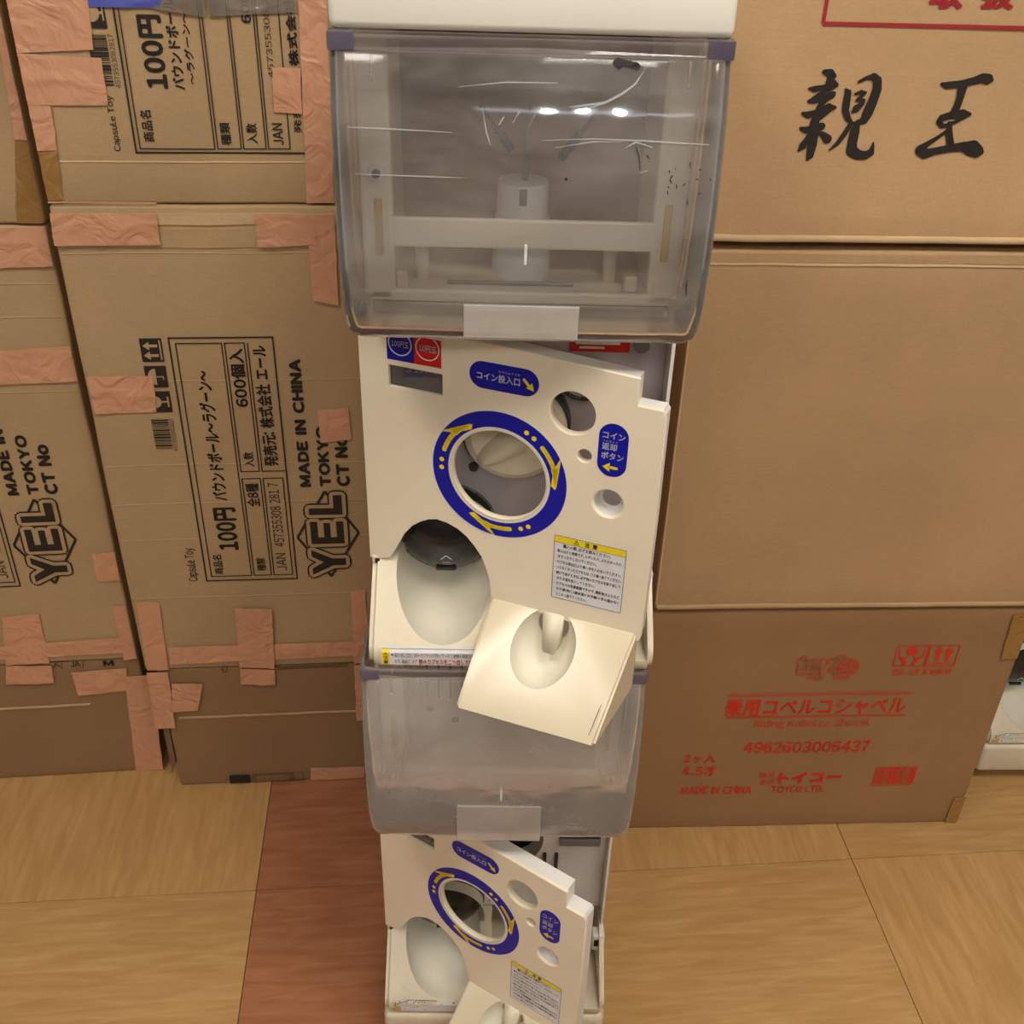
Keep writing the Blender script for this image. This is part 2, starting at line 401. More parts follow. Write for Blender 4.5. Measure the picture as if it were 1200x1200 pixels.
t = tag(empty('light_bar', (.55, -2.99, 2.47)), 'long cool white tube light behind the viewer', 'light')
b = bmesh.new(); box(b, -.75, .75, -.04, .02, .02, .05, .004); obj('housing', b, MAT['white'], t)
b = bmesh.new(); cyl(b, (-.72, 0, 0), (.72, 0, 0), .020, seg=16); obj('tube', b, barm, t, True)
for x, wh in ((.30, 'left of three'), (.52, 'middle of three'), (.74, 'right of three')):
    t = tag(empty('spot_lamp', (x, -3.0 + .15, 2.45)), 'small cool white spot lamp behind the viewer, ' + wh, 'lamp', 'spot lamps in a row')
    b = bmesh.new(); cyl(b, (0, 0, .03), (0, 0, .30), .006, seg=10); obj('stem', b, MAT['white'], t)
    b = bmesh.new(); cyl(b, (0, -.05, .03), (0, .03, 0), .03, .045, 24); obj('shade', b, MAT['white'], t)
    b = bmesh.new(); sphere(b, (0, .035, -.002), (.034, .016, .034), 20, 12); obj('bulb', b, spotm, t, True)

# ------------------------------------------------------------------ cardboard boxes
def disp(s, z, seed): return .0016 * noise.noise(Vector((s * 5, z * 5, seed * 7.3)))
class Carton:
    def __init__(c, label, P, t, s0, s1, z0, z1, depth, mat, seed, group=None, off=0.0, lean=0.0):
        """P point of the front plane at s=0, t unit direction along the front"""
        n = Vector((t.y, -t.x, 0))                     # towards the viewer
        c.P = P + n * off; c.t = t; c.n = n; c.s0, c.s1, c.z0, c.z1, c.seed = s0, s1, z0, z1, seed
        base = c.P + t * s0
        c.root = tag(empty('cardboard_box', (base.x, base.y, z0), math.atan2(t.y, t.x)), label, 'box', group)
        w, h = s1 - s0, z1 - z0
        bm = bmesh.new(); box(bm, 0, w, 0, depth, 0, h, .004, 3)
        es = [e for e in bm.edges if e.calc_length() > .1]
        bmesh.ops.subdivide_edges(bm, edges=es, cuts=14, use_grid_fill=True)
        for v in bm.verts:
            if v.co.y < .003: v.co.y -= disp(v.co.x, v.co.z, seed)
            v.co.x += .002 * noise.noise(Vector((v.co.z * 7, v.co.y * 5, seed))) ; 
            if v.co.z > .01: v.co.z += .0025 * noise.noise(Vector((v.co.x * 6, v.co.y * 5, seed + 3)))
        o = obj('box_body', bm, mat, c.root, True); autosmooth(o, 50)
    def sz(c, x, y):
        P = onpl(x, y, c.P, c.n); return ((P - c.P).dot(c.t) - c.s0, P.z - c.z0)
    def place(c, off): return lambda a, b: (a, -disp(a, b, c.seed) - off - .0006, b)
    def tape(c, q, mat='tape', off=.0026, clip=True, name='tape', label=None):
        pts = [c.sz(*p) for p in q]
        w = c.s1 - c.s0; h = c.z1 - c.z0
        zt, zb = (pts[2][1] + pts[3][1]) / 2, (pts[0][1] + pts[1][1]) / 2
        vlo = max(0, (.0015 - zb) / (zt - zb)) if clip != 'free' else 0; vhi = min(1, (h - .0015 - zb) / (zt - zb)) if clip != 'free' else 1
        if vhi - vlo < .04: return None
        nu = nv = 14; bm = bmesh.new(); g = []
        sd = random.random() * 9
        for j in range(nv + 1):
            row = []
            for i in range(nu + 1):
                u, v = i / nu, vlo + (vhi - vlo) * j / nv
                a = [(pts[0][k] * (1 - u) + pts[1][k] * u) * (1 - v) + (pts[3][k] * (1 - u) + pts[2][k] * u) * v for k in (0, 1)]
                if i in (0, nu): a[0] += .0012 * noise.noise(Vector((a[1] * 60, sd, 0)))
                if clip: a[0] = min(max(a[0], .001), w - .001)
                y = -disp(a[0], min(max(a[1], 0), h), c.seed) - off - .0026 * max(0, .55 - 5 * abs(noise.noise(Vector((a[0] * 13 + a[1] * 5, a[1] * 16 - a[0] * 7, sd))))) - .001 * max(0, noise.noise(Vector((a[0] * 30, a[1] * 30, sd))))
                row.append(bm.verts.new((a[0], y, a[1])))
            g.append(row)
        for j in range(nv):
            for i in range(nu): bm.faces.new((g[j][i], g[j][i + 1], g[j + 1][i + 1], g[j + 1][i]))
        r = bmesh.ops.extrude_face_region(bm, geom=bm.faces[:]);
        for v in [e for e in r['geom'] if isinstance(e, bmesh.types.BMVert)]: v.co.y += .0006
        bmesh.ops.recalc_face_normals(bm, faces=bm.faces)
        o = obj(name, bm, MAT[mat], c.root, True); autosmooth(o, 60)
        if label: o['label'] = label
        return o
    def fold(c, z, s0=None, s1=None, r=.0022, mat='kraft_light', name='fold', tilt=0.0):
        """raised crease running along the front"""
        s0 = .004 if s0 is None else s0; s1 = c.s1 - c.s0 - .004 if s1 is None else s1
        bm = bmesh.new(); N = 14; prev = None
        for i in range(N + 1):
            s = s0 + (s1 - s0) * i / N; zz = z + tilt * (s - s0) + .0012 * noise.noise(Vector((s * 14, z, c.seed)))
            y = -disp(s, zz, c.seed)
            ring = [bm.verts.new((s, y + .001 - (r + .001) * math.sin(PI * k / 6), zz + r * 1.6 * math.cos(PI * k / 6))) for k in range(7)]
            if prev:
                for k in range(6): bm.faces.new((prev[k], ring[k], ring[k + 1], prev[k + 1]))
            prev = ring
        bmesh.ops.recalc_face_normals(bm, faces=bm.faces)
        return obj(name, bm, MAT[mat] if isinstance(mat, str) else mat, c.root, True)
    def band(c, z0, z1, mat, t=.003, name='flap', s0=None, s1=None):
        s0 = .002 if s0 is None else s0; s1 = c.s1 - c.s0 - .002 if s1 is None else s1
        bm = bmesh.new(); N = 16; g = []
        for j in range(4):
            g.append([])
            for i in range(N + 1):
                s = s0 + (s1 - s0) * i / N; z = z0 + (z1 - z0) * j / 3 + (.0018 * noise.noise(Vector((s * 13, j, c.seed))) if j in (0, 3) else 0)
                g[-1].append(bm.verts.new((s, -disp(s, z, c.seed) - t - .001 * noise.noise(Vector((s * 9, j * 3, 2))), z)))
        for j in range(3):
            for i in range(N): bm.faces.new((g[j][i], g[j][i + 1], g[j + 1][i + 1], g[j + 1][i]))
        r = bmesh.ops.extrude_face_region(bm, geom=bm.faces[:])
        for v in [e for e in r['geom'] if isinstance(e, bmesh.types.BMVert)]: v.co.y += t
        bmesh.ops.recalc_face_normals(bm, faces=bm.faces)
        o = obj(name, bm, mat, c.root, True); autosmooth(o, 60); return o

def line_of(a, b):
    A, B = onz(*a), onz(*b); t = (B - A); t.z = 0; t.normalize(); return A, t
PK, tK = line_of((742, 971), (1118, 963.5))
PB, tB = line_of((212, 921), (427, 911))
PL, tL = line_of((0, 913), (190, 901))

def yel_logo(C, a0, b0, a1, b1):
    """lettering Y E L reading upwards on a square diamond outline"""
    W, Hh = a1 - a0, b1 - b0; ca, cb = (a0 + a1) / 2, (b0 + b1) / 2
    p = Print(); k = .006; q = Print()
    D = [(a0, cb - .02 * Hh), (ca, b0), (a1, cb + .02 * Hh), (ca, b1)]
    for i in range(4): p.line(D[i], D[(i + 1) % 4], .0042)
    p.build('logo_diamond', MAT['ink'], C.root, C.place(.0009))
    # block letters in a unit square (x along the reading direction, y towards the letter tops)
    GL = {'Y': [[(0, 1), (.26, 1), (.5, .66), (.5, .36), (.37, .36)], [(1, 1), (.74, 1), (.5, .66), (.5, .36), (.63, .36)], [(.36, 0), (.64, 0), (.64, .55), (.36, .55)]],
          'E': [[(0, 0), (.3, 0), (.3, 1), (0, 1)], [(0, 0), (1, 0), (1, .22), (0, .22)], [(0, .4), (.94, .4), (.94, .6), (0, .6)], [(0, .78), (1, .78), (1, 1), (0, 1)]],
          'L': [[(0, 0), (.34, 0), (.34, 1), (0, 1)], [(0, 0), (1, 0), (1, .26), (0, .26)]]}
    core = Print()
    for ch, v0, v1, t0, t1 in (('Y', .03, .33, .26, .82), ('E', .40, .66, .26, .80), ('L', .74, .96, .26, .80)):
        for pg in GL[ch]: core.poly([(a0 + W * (1 - (t0 - .02 + (t1 - t0) * y)), b0 + Hh * (v0 + (v1 - v0) * x)) for x, y in pg])
    big, gap = Print(), Print(); big.dilated(core, .0085); gap.dilated(core, .0058)
    big.build('logo_outline', MAT['ink'], C.root, C.place(.0012), True); gap.build('logo_gap', C.mat, C.root, C.place(.0015), True)
    core.build('logo_lettering', MAT['ink'], C.root, C.place(.0018), True)

def icons(p, g, a0, a1, b0, b1, which):
    """black handling squares, pictograms left in kraft (g)"""
    p.rect(a0, b0, a1, b1); W, Hh = a1 - a0, b1 - b0
    X = lambda u: a0 + u * W
    Y = lambda v: b0 + v * Hh
    if which == 'arrows':
        for v in (.27, .68):
            g.rect(X(.35), Y(v - .06), X(.78), Y(v + .06)); g.poly([(X(.1), Y(v)), (X(.4), Y(v - .18)), (X(.4), Y(v + .18))])
        g.rect(X(.86), Y(.08), X(.93), Y(.92))
    elif which == 'umbrella':
        for i in range(8):
            t, u = R(90 + 180 * i / 8), R(90 + 180 * (i + 1) / 8)
            g.poly([(X(.5), Y(.5)), (X(.5) + W * .38 * math.cos(t), Y(.5) + Hh * .38 * math.sin(t)), (X(.5) + W * .38 * math.cos(u), Y(.5) + Hh * .38 * math.sin(u))])
        g.rect(X(.5), Y(.47), X(.85), Y(.52)); g.rect(X(.8), Y(.35), X(.85), Y(.52))
    else:
        g.disc(X(.22), Y(.5), Hh * .3, 16); g.rect(X(.2), Y(.46), X(.85), Y(.54)); g.rect(X(.82), Y(.25), X(.9), Y(.75))

def big_label(C, s0, z0, s1, z1, marks=True):
    W, Hh = s1 - s0, z1 - z0; X = lambda u: s0 + u * W
    Y = lambda v: z0 + v * Hh
    p = Print(); lw = .0016
    p.frame(X(0), Y(0), X(1), Y(1), .0022)
    p.frame(X(.06), Y(.02), X(.50), Y(.98), lw)
    p.frame(X(.53), Y(.02), X(.72), Y(.45), lw); p.frame(X(.53), Y(.48), X(.72), Y(.98), lw)
    p.frame(X(.75), Y(.02), X(.955), Y(.45), lw); p.line((X(.75), Y(.48)), (X(1), Y(.48)), lw); p.line((X(.75), Y(.48)), (X(.75), Y(.98)), lw)
    p.build('label_frame', MAT['ink'], C.root, C.place(.0008))
    p = Print()
    def T(t, u0, v0, u1, v1, bo=.02): p.text(t, X(u0), Y(v0), X(u1), Y(v1), True, bo)
    T('商品名', .10, .03, .20, .12); T('100円', .18, .14, .42, .33, .045); T('バウンドボール〜ラグーン〜', .20, .36, .36, .88, .03)
    T('入数', .57, .50, .68, .56); T('600個入', .555, .74, .70, .96, .035); T('種類', .57, .04, .67, .10, .015); T('全8種', .55, .33, .69, .43, .025)
    T('発売元: 株式会社 エール', .78, .50, .93, .97, .03); T('JAN', .79, .04, .90, .12, .01); T('457355308 281 7', .79, .15, .90, .43, .005)
    T('Capsule Toy', -.20, 0, -.07, .155, .012)
    T('MADE IN CHINA', 1.13, .41, 1.25, .92, .065); T('TOKYO', 1.34, .41, 1.46, .66, .065); T('CT No', 1.52, .41, 1.66, .62, .065)
    p.build('printed_text', MAT['ink'], C.root, C.place(.0008))
    yel_logo(C, X(1.05), Y(.005), X(1.72), Y(.39))
    if marks:
        p, g = Print(), Print()
        icons(p, g, X(-.28), X(-.07), Y(.915), Y(1.0), 'arrows'); icons(p, g, X(-.28), X(-.07), Y(.82), Y(.90), 'umbrella'); icons(p, g, X(-.28), X(-.07), Y(.725), Y(.805), 'glass')
        p.build('handling_marks', MAT['ink'], C.root, C.place(.0008)); g.build('handling_pictograms', C.mat, C.root, C.place(.0011))
        p = Print(); p.barcode(X(-.30), Y(.58), X(-.13), Y(.70), True, 3); p.text('4573553082817', X(-.12), Y(.57), X(-.08), Y(.70), True)
        p.build('barcode', MAT['ink'], C.root, C.place(.0008))

# --- second stack from the left
wB = .375
cB2u = Carton('brown box at the top left whose 100円 frame is cut off by the top edge', PB, tB, -.019, wB, 1.062, 1.70, .40, MAT['kraft_a'], 1)
cB2m = Carton('brown box whose black framed label, barcode and diamond logo all show, left of the machine', PB, tB, -.019, wB, .280, 1.060, .40, MAT['kraft_a'], 2, off=.004)
cB2l = Carton('low creased brown box at the foot of the middle stack, beside the brown floor tiles', PB, tB, 0.0, wB, 0, .278, .40, MAT['kraft_e'], 3)
for c in (cB2u, cB2m): c.mat = MAT['kraft_a']
cB2l.mat = MAT['kraft_e']
q0 = cB2m.sz(242.5, 680); q1 = cB2m.sz(319.5, 394.5); LW, LH = q1[0] - q0[0], q1[1] - q0[1]
big_label(cB2m, q0[0], q0[1], q1[0], q1[1])
# label of the upper box
C = cB2u; p = Print()
sz = C.sz
def col(xa, xb, w=.0014): p.rect(sz(xa, 176)[0], sz(xa, 175)[1], sz(xb, 175)[0], C.z1 - C.z0 - .1) if 0 else p.frame(sz(xa, 174)[0], sz(xa, 174)[1], sz(xb, 174)[0], C.z1 - C.z0 - .12, w)
a, b_ = sz(160, 178.5); p.frame(a, b_, wB - .004 + .019, C.z1 - C.z0 - .11, .0022)
for xa, xb in ((164.5, 252), (255.5, 283), (286, 312), (315, 340)): col(xa, xb)
p.build('label_frame', MAT['ink'], C.root, C.place(.0008))
p = Print()
def TU(t, x0, yb, x1, yt, bo=.02):
    """text reading up, from the pixel column x0..x1 (at its foot yb) to yt"""
    f = sz(x0, yb); g = sz(x1, yb); h = sz((x0 + x1) / 2, yt); p.text(t, f[0], f[1], g[0], h[1], True, bo)
TU('商品名', 169, 166, 182, 129); TU('100円', 172, 104, 200, 17, .045); TU('バウンドボール', 204, 105, 218, -2, .03); TU('〜ラグーン〜', 221, 99, 231, 13, .03)
TU('種類', 260, 170, 272, 143); TU('入数', 290, 168, 303, 144); TU('JAN', 321, 170, 333, 144, .012); TU('457355308 281 7', 315, 91, 322, -35, .005)
TU('株式会社 エール', 339, 77, 351, -75, .035); TU('発売元', 345, 156, 354, 105, .02); TU('600個入', 282, 27, 296, -45, .035)
TU('Capsule Toy', 134, 177, 144, 112, .012)
p.build('printed_text', MAT['ink'], C.root, C.place(.0008))
p = Print(); a, b_ = sz(112, 100); a2, b2 = sz(128, 40); p.barcode(a, b_, a + .022, b2, True, 5)
p.text('4573553082817', a + .024, b_ - .003, a + .030, b2, True); p.build('barcode', MAT['ink'], C.root, C.place(.0008))
p, g = Print(), Print(); a, b_ = sz(104, 33); a2, _ = sz(126, 33); icons(p, g, a, a2, b_, b_ + .034, 'glass'); icons(p, g, a, a2, b_ + .037, b_ + .071, 'umbrella')
p.build('handling_marks', MAT['ink'], C.root, C.place(.0008)); g.build('handling_pictograms', C.mat, C.root, C.place(.0011))
C.tape([(15, 62), (110, 58), (103, 0), (2, 0)]); C.tape([(33, 123), (127, 123), (119, 68), (20, 62)]); C.tape([(42, 176), (68, 176), (60, 124), (33, 123)])
C.tape([(52, 235), (74, 234), (68, 177), (43, 177)], 'tape_brown', .0024, label='brown packing tape')
C.tape([(360, 246), (392, 246), (383, 0), (350, 0)], off=.003, clip=False); C.tape([(321, 131), (354, 133), (352, 80), (319, 78)])
C.tape([(104, 8), (188, 9), (190, -12), (100, -12)], 'tape_blue', .003, name='flyer', label='blue and lilac printed strip')
C.tape([(245, 19), (348, 14), (345, -10), (240, -10)], 'tape_clear', .003, label='clear packing tape'); C.tape([(178, 9), (240, 20), (240, -8), (178, -8)], 'tape_clear', .0034, label='clear packing tape')
C.fold(sz(200, 190)[1], r=.001)
C = cB2m; sz = C.sz
C.tape([(367, 351), (397, 357), (392, 250), (360, 250)], off=.004, clip=False); C.tape([(65, 287), (189, 286), (184, 249), (59, 249)], off=.005, clip=False); cB2u.tape([(59, 247), (184, 247), (184, 236), (57, 235)], off=.005, clip=False); C.tape([(303, 289), (375, 285), (359, 249), (298, 249)], off=.005); cB2u.tape([(298, 247), (359, 247), (357, 237), (297, 239)], off=.004)
C.tape([(112, 484), (183, 482), (180, 440), (102, 440)]); C.tape([(376, 518), (412, 514), (408, 477), (372, 480)])
for c_ in (C, cB2l): c_.tape([(283, 799), (323, 800), (319, 711), (276, 710)], off=.006 if c_ is C else .006)
C.tape([(200, 778), (432, 766), (430, 750), (197, 758)], off=.003)
for c_ in (C, cB2l): c_.tape([(183, 852), (206, 850), (187, 705), (160, 704)], off=.003 if c_ is C else .006, clip=False)
cB2l.tape([(203, 831), (233, 829), (238, 797), (202, 798)], off=.008, clip=False)
for c_ in (C, cB2l): c_.tape([(418, 842), (436, 840), (428, 690), (411, 692)], off=.003 if c_ is C else .006)
C.band(sz(200, 263)[1], sz(200, 250)[1], MAT['kraft_light'], .002); C.band(sz(200, 290)[1], sz(200, 268)[1], MAT['kraft_a'], .0015)
for yy in (297, 447, 545, 590, 632, 700): C.fold(sz(220, yy)[1], r=.0008, mat='kraft_a')
C = cB2l; sz = C.sz
C.band(sz(300, 835)[1], .276, MAT['kraft_e'], .002, s0=.012); C.fold(sz(300, 838)[1], .02, None, .0022, 'kraft_d')
p = Print(); a, b_ = sz(325, 780); a2, _ = sz(408, 780); p.line((a, b_), (a2, b_), .0012); p.line((a, b_ - .004), (a2, b_ - .004), .0012)
a, b_ = sz(270, 916); a2, b2 = sz(293, 906); p.rect(a, .004, a2, b2); a3 = sz(298, 915)[0]; a4 = sz(343, 914)[0]
p.frame(a3, .004, a4, b2, .0012); p.frame(a3 + .004, .004, a4 - .004, b2 - .003, .001); p.frame(a4 + .003, .004, a4 + .02, b2, .001)
p.text('CI', *sz(261, 786), *sz(266, 778)); p.build('cut_off_print', MAT['ink'], C.root, C.place(.003))
C.tape([(364, 913), (427, 910), (427, 897), (364, 899)], label='faded tape')
# torn corrugated edge at its left side
bm = bmesh.new()
for k in range(7): box(bm, -.012 + .0016 * k, -.0108 + .0016 * k, .004 - .0006 * k, .03, .03 + .004 * k, .168 + .003 * (k % 3), .0004, 1)
tag(obj('torn_edge', bm, MAT['kraft_edge'], C.root), 'torn grey corrugated edge')

# --- leftmost stack
wL = .2872
cB1u = Carton('leftmost brown box at the top, its edge strip taped in pink and brown', PL, tL, -.11, wL, 1.022, 1.70, .40, MAT['kraft_a'], 5)
cB1m = Carton('leftmost brown box half out of the photo with the lettering TOKYO and a diamond logo', PL, tL, -.11, wL, .270, 1.020, .40, MAT['kraft_a'], 6, off=.003)
cB1l = Carton('low brown box with a taped crushed corner on the floor at the far left', PL, tL, -.11, wL, 0, .268, .40, MAT['kraft_e'], 7)
for c in (cB1u, cB1m): c.mat = MAT['kraft_a']
cB1l.mat = MAT['kraft_e']
a, b_ = cB1m.sz(24, 686); big_label(cB1m, a - LW, b_, a, b_ + LH, False)
C = cB1u; sz = C.sz
C.tape([(18, 163), (41, 165), (16, 0), (-8, 0)], off=.0028); C.tape([(20, 262), (52, 262), (40, 166), (18, 164)], 'tape_brown', .0024, label='brown packing tape')
C = cB1m; sz = C.sz
C.tape([(-40, 315), (65, 311), (57, 262), (-40, 266)], off=.004); C.tape([(-40, 452), (94, 446), (88, 404), (-40, 413)], off=.003)
C.tape([(115, 681), (150, 678), (143, 645), (108, 648)]); C.tape([(-40, 774), (157, 763), (152, 745), (-40, 760)], off=.003)
C.tape([(8, 787), (60, 785), (46, 718), (3, 722)], off=.003); C.tape([(150, 792), (172, 790), (156, 706), (132, 710)], off=.003); cB1l.tape([(8, 800), (64, 798), (60, 770), (8, 770)], off=.005)
for yy in (333, 372, 460): C.fold(sz(30, yy)[1], r=.0008, mat='kraft_a')
C = cB1l; sz = C.sz
C.tape([(160, 903), (192, 900), (176, 790), (146, 792)], off=.003, clip=False); C.tape([(92, 814), (150, 808), (148, 782), (84, 787)], off=.003)
C.fold(sz(60, 828)[1], None, .30, .0022, 'kraft_d'); 
p = Print(); p.text('入', *sz(62, 781), *sz(71, 774), False, .02); p.text('JA', *sz(84, 780), *sz(93, 773), False, .02); p.text('M', *sz(122, 779), *sz(133, 772), False, .04)
p.line(sz(73, 782), sz(73, 773), .001); p.line(sz(98, 781), sz(98, 772), .001); p.build('cut_off_print', MAT['ink'], C.root, C.place(.003))

# --- right stack
cK = Carton('low wide reddish brown box with red lettering, standing on the floor right of the machine', PK, tK, -.055, .586, 0, .484, .41, MAT['kraft_c'], 11)
cM = Carton('plain brown box without printing, in the middle of the right stack', PK, tK, -.012, .625, .492, 1.050, .42, MAT['kraft_d'], 12, off=.003)
cT = Carton('brown box with large black brush lettering and a red frame, top right', PK, tK, -.04, .61, 1.062, 1.60, .42, MAT['kraft_b'], 13, off=.004)
C = cK; C.mat = MAT['kraft_c']; sz = C.sz; p = Print()
def TR(t, x0, y0, x1, y1, bo=.01, shear=0.0, pr=None, lean=0.0):
    """text reading right, pixel rectangle"""
    ym = (y0 + y1) / 2; xm = (x0 + x1) / 2
    (pr or p).text(t, sz(x0, ym)[0], sz(xm, y1)[1], sz(x1, ym)[0], sz(xm, y0)[1], False, bo, 3, shear, lean)
def LR(x0, y0, x1, y1): 
    s0, z0 = sz(x0, y0); s1, z1 = sz(x1, y1); p.rect(s0, z0 - .001, s1, z0 + .001)
TR('乗用コベルコシャベル', 850, 817, 1061, 837, .022); TR('Riding Kobelco Shovel', 884, 842, 1019, 853, .011)
TR('4962603006437', 872, 868, 1019, 881, .018); TR('2ヶ入', 801, 883, 839, 894, .02); TR('4.5才', 799, 897, 840, 909, .02); TR('MADE IN CHINA', 798, 921, 881, 930, .02)
TR('株式', 890, 904, 908, 911, .005); TR('会社', 890, 912, 908, 919, .005); TR('トイコー', 912, 904, 986, 917, .06); TR('TOYCO LTD.', 904, 920, 965, 928, .02)
TR('TRADE', 943, 792, 965, 796, .01); TR('MARK', 976, 792, 996, 796, .01); TR('取扱い注意', 1046, 783, 1077, 791, .01); TR('天地無用', 1080, 783, 1114, 791, .01)
LR(852, 815, 1067, 814); LR(851, 839.5, 1060, 838.5)
a, z_ = sz(852, 812.8); s1_, _ = sz(1067, 812); p.rect(a, z_, s1_, z_ + .0008); a, z_ = sz(849, 841.5); s1_, _ = sz(1060, 840.5); p.rect(a, z_, s1_, z_ + .0008)
p.build('red_lettering', MAT['red_ink'], C.root, C.place(.0008))
p = Print(); a, b_ = sz(1021, 921); a2, b2 = sz(1078, 897.5); p.barcode(a, b_ + .006, a2 - .004, b2, False, 9, 34); p.text('4962603006437', a - .006, b_, a2 - .004, b_ + .005); p.build('barcode', MAT['red_ink'], C.root, C.place(.0008))
p = Print(); g = Print()
lg = Print(); TR('toyC', 931, 768, 985, 795, .03, 0, lg, .12)
lg2 = Print(); lg2.dilated(lg, .0031, 10); g.dilated(lg, .0016, 10)
lg2.build('logo_outline', MAT['red_ink'], C.root, C.place(.0008), True); g.build('logo_fill', C.mat, C.root, C.place(.0011), True); g = Print()
s_, z_ = sz(994, 781); 
for rr in (.0165, .0098): p.ring(s_, z_, rr, .0018, 28)
for k in (-1, 0, 1): p.line((s_ - .0155 + .003 * abs(k), z_ + .0075 * k), (s_ + .0155 - .003 * abs(k), z_ + .0075 * k), .0016)
p.line((s_, z_ - .016), (s_, z_ + .016), .0016)
p.build('logo_globe', MAT['red_ink'], C.root, C.place(.0013), True)
p = Print()
for k, (x0, x1) in enumerate(((1049.5, 1086), (1088, 1121.5))):
    s0, z0 = sz(x0 + 1, 779.5)[0], sz(x0, 780)[1]; s1, z1 = sz(x1, 768)[0], sz(x1, 756)[1]; s0 = sz(x0, 768)[0]
    p.frame(s0, z0, s1, z1, .0018); W_, H_ = s1 - s0, z1 - z0
    if k:
        p.rect(s0 + .12 * W_, z0 + .12 * H_, s1 - .12 * W_, z0 + .17 * H_)
        for u in (.33, .68): p.rect(s0 + (u - .07) * W_, z0 + .26 * H_, s0 + (u + .07) * W_, z0 + .66 * H_); p.poly([(s0 + (u - .17) * W_, z0 + .66 * H_), (s0 + (u + .17) * W_, z0 + .66 * H_), (s0 + u * W_, z0 + .9 * H_)])
    else:
        p.poly([(s0 + .5 * W_, z0 + .52 * H_), (s0 + .68 * W_, z0 + .62 * H_), (s0 + .68 * W_, z0 + .82 * H_), (s0 + .5 * W_, z0 + .92 * H_), (s0 + .32 * W_, z0 + .82 * H_), (s0 + .32 * W_, z0 + .62 * H_)])
        for sg in (-1, 1):
            m_ = s0 + .5 * W_
            p.brush([(m_ + sg * .4 * W_, z0 + .85 * H_, .0015), (m_ + sg * .38 * W_, z0 + .5 * H_, .003), (m_ + sg * .2 * W_, z0 + .28 * H_, .005), (m_ + sg * .14 * W_, z0 + .1 * H_, .006)])
            p.brush([(m_ + sg * .1 * W_, z0 + .46 * H_, .002), (m_ + sg * .2 * W_, z0 + .34 * H_, .004)])
p.build('handling_marks', MAT['red_ink'], C.root, C.place(.0008))
C.tape([(746, 757), (762, 757), (766, 716), (744, 716)], 'tape_brown', label='brown packing tape', clip=False); C.tape([(1172, 771), (1215, 771), (1225, 716), (1187, 720)], 'tape_brown', label='brown packing tape')
C.tape([(1106, 964), (1124, 963), (1136, 932), (1118, 934)], 'tape_brown', label='brown packing tape')
C = cM; C.mat = MAT['kraft_d']; sz = C.sz
C.fold(sz(1000, 311)[1], r=.0016); C.fold(.004, r=.003, mat='kraft_d'); C.band(sz(1000, 308)[1], .555, MAT['kraft_d'], .0012)
# outer liner edge along its left upright corner
bm = bmesh.new(); box(bm, .0005, .003, -.0022, .001, .01, .54, .0006, 1); obj('corner_fold', bm, MAT['kraft_light'], C.root)
C = cT; C.mat = MAT['kraft_b']; sz = C.sz
zc = lambda X, Y: sz(830 + X / 3.243, Y / 3.243)
sc_ = (zc(700, 400)[0] - zc(600, 400)[0]) / 100
def strokes(pr, ls):
    for l in ls: pr.brush([(*zc(x, y), w_ * sc_ * 1.45) for x, y, w_ in l])
p = Print()
strokes(p, [
    [(440, 272, 12), (462, 278, 22), (476, 288, 14), (458, 302, 14), (448, 312, 6)],
    [(382, 336, 6), (402, 338, 16), (440, 330, 12), (470, 316, 22), (484, 322, 14), (450, 340, 14), (420, 358, 10), (392, 376, 8), (380, 386, 6)],
    [(382, 384, 10), (402, 380, 18), (440, 368, 14), (468, 360, 20), (478, 352, 8)], [(470, 360, 18), (445, 378, 14), (425, 400, 16), (415, 418, 14)],
    [(358, 430, 8), (378, 436, 18), (420, 426, 16), (456, 410, 24), (480, 408, 10)], [(455, 416, 18), (432, 436, 18), (414, 448, 20)],
    [(410, 444, 20), (402, 470, 26), (400, 510, 26), (394, 550, 26), (386, 590, 20), (376, 606, 8)],
    [(352, 488, 10), (372, 494, 18), (404, 486, 18), (430, 480, 20), (440, 478, 8)], [(398, 490, 14), (375, 525, 12), (358, 555, 20), (342, 572, 6)],
    [(412, 498, 6), (436, 512, 16), (452, 528, 24), (458, 538, 8)],
    [(522, 340, 8), (530, 352, 18), (524, 390, 20), (520, 420, 18), (530, 450, 16), (546, 468, 8)],
    [(572, 310, 8), (600, 296, 10), (628, 290, 18), (642, 306, 22), (640, 340, 24), (622, 390, 26), (604, 430, 28), (592, 455, 22), (566, 468, 10), (542, 466, 6)],
    [(556, 356, 5), (580, 350, 12), (596, 352, 8), (578, 368, 10), (562, 380, 6), (588, 382, 12), (584, 394, 12), (562, 412, 20), (548, 424, 8)],
    [(536, 478, 14), (516, 510, 14), (490, 545, 12), (460, 570, 5)],
    [(566, 466, 16), (556, 500, 26), (546, 545, 26), (544, 572, 30), (566, 588, 26), (596, 590, 22), (616, 580, 20), (624, 556, 10), (626, 542, 5)],
    ])
p.build('brush_character', MAT['ink'], C.root, C.place(.0008)); p = Print()
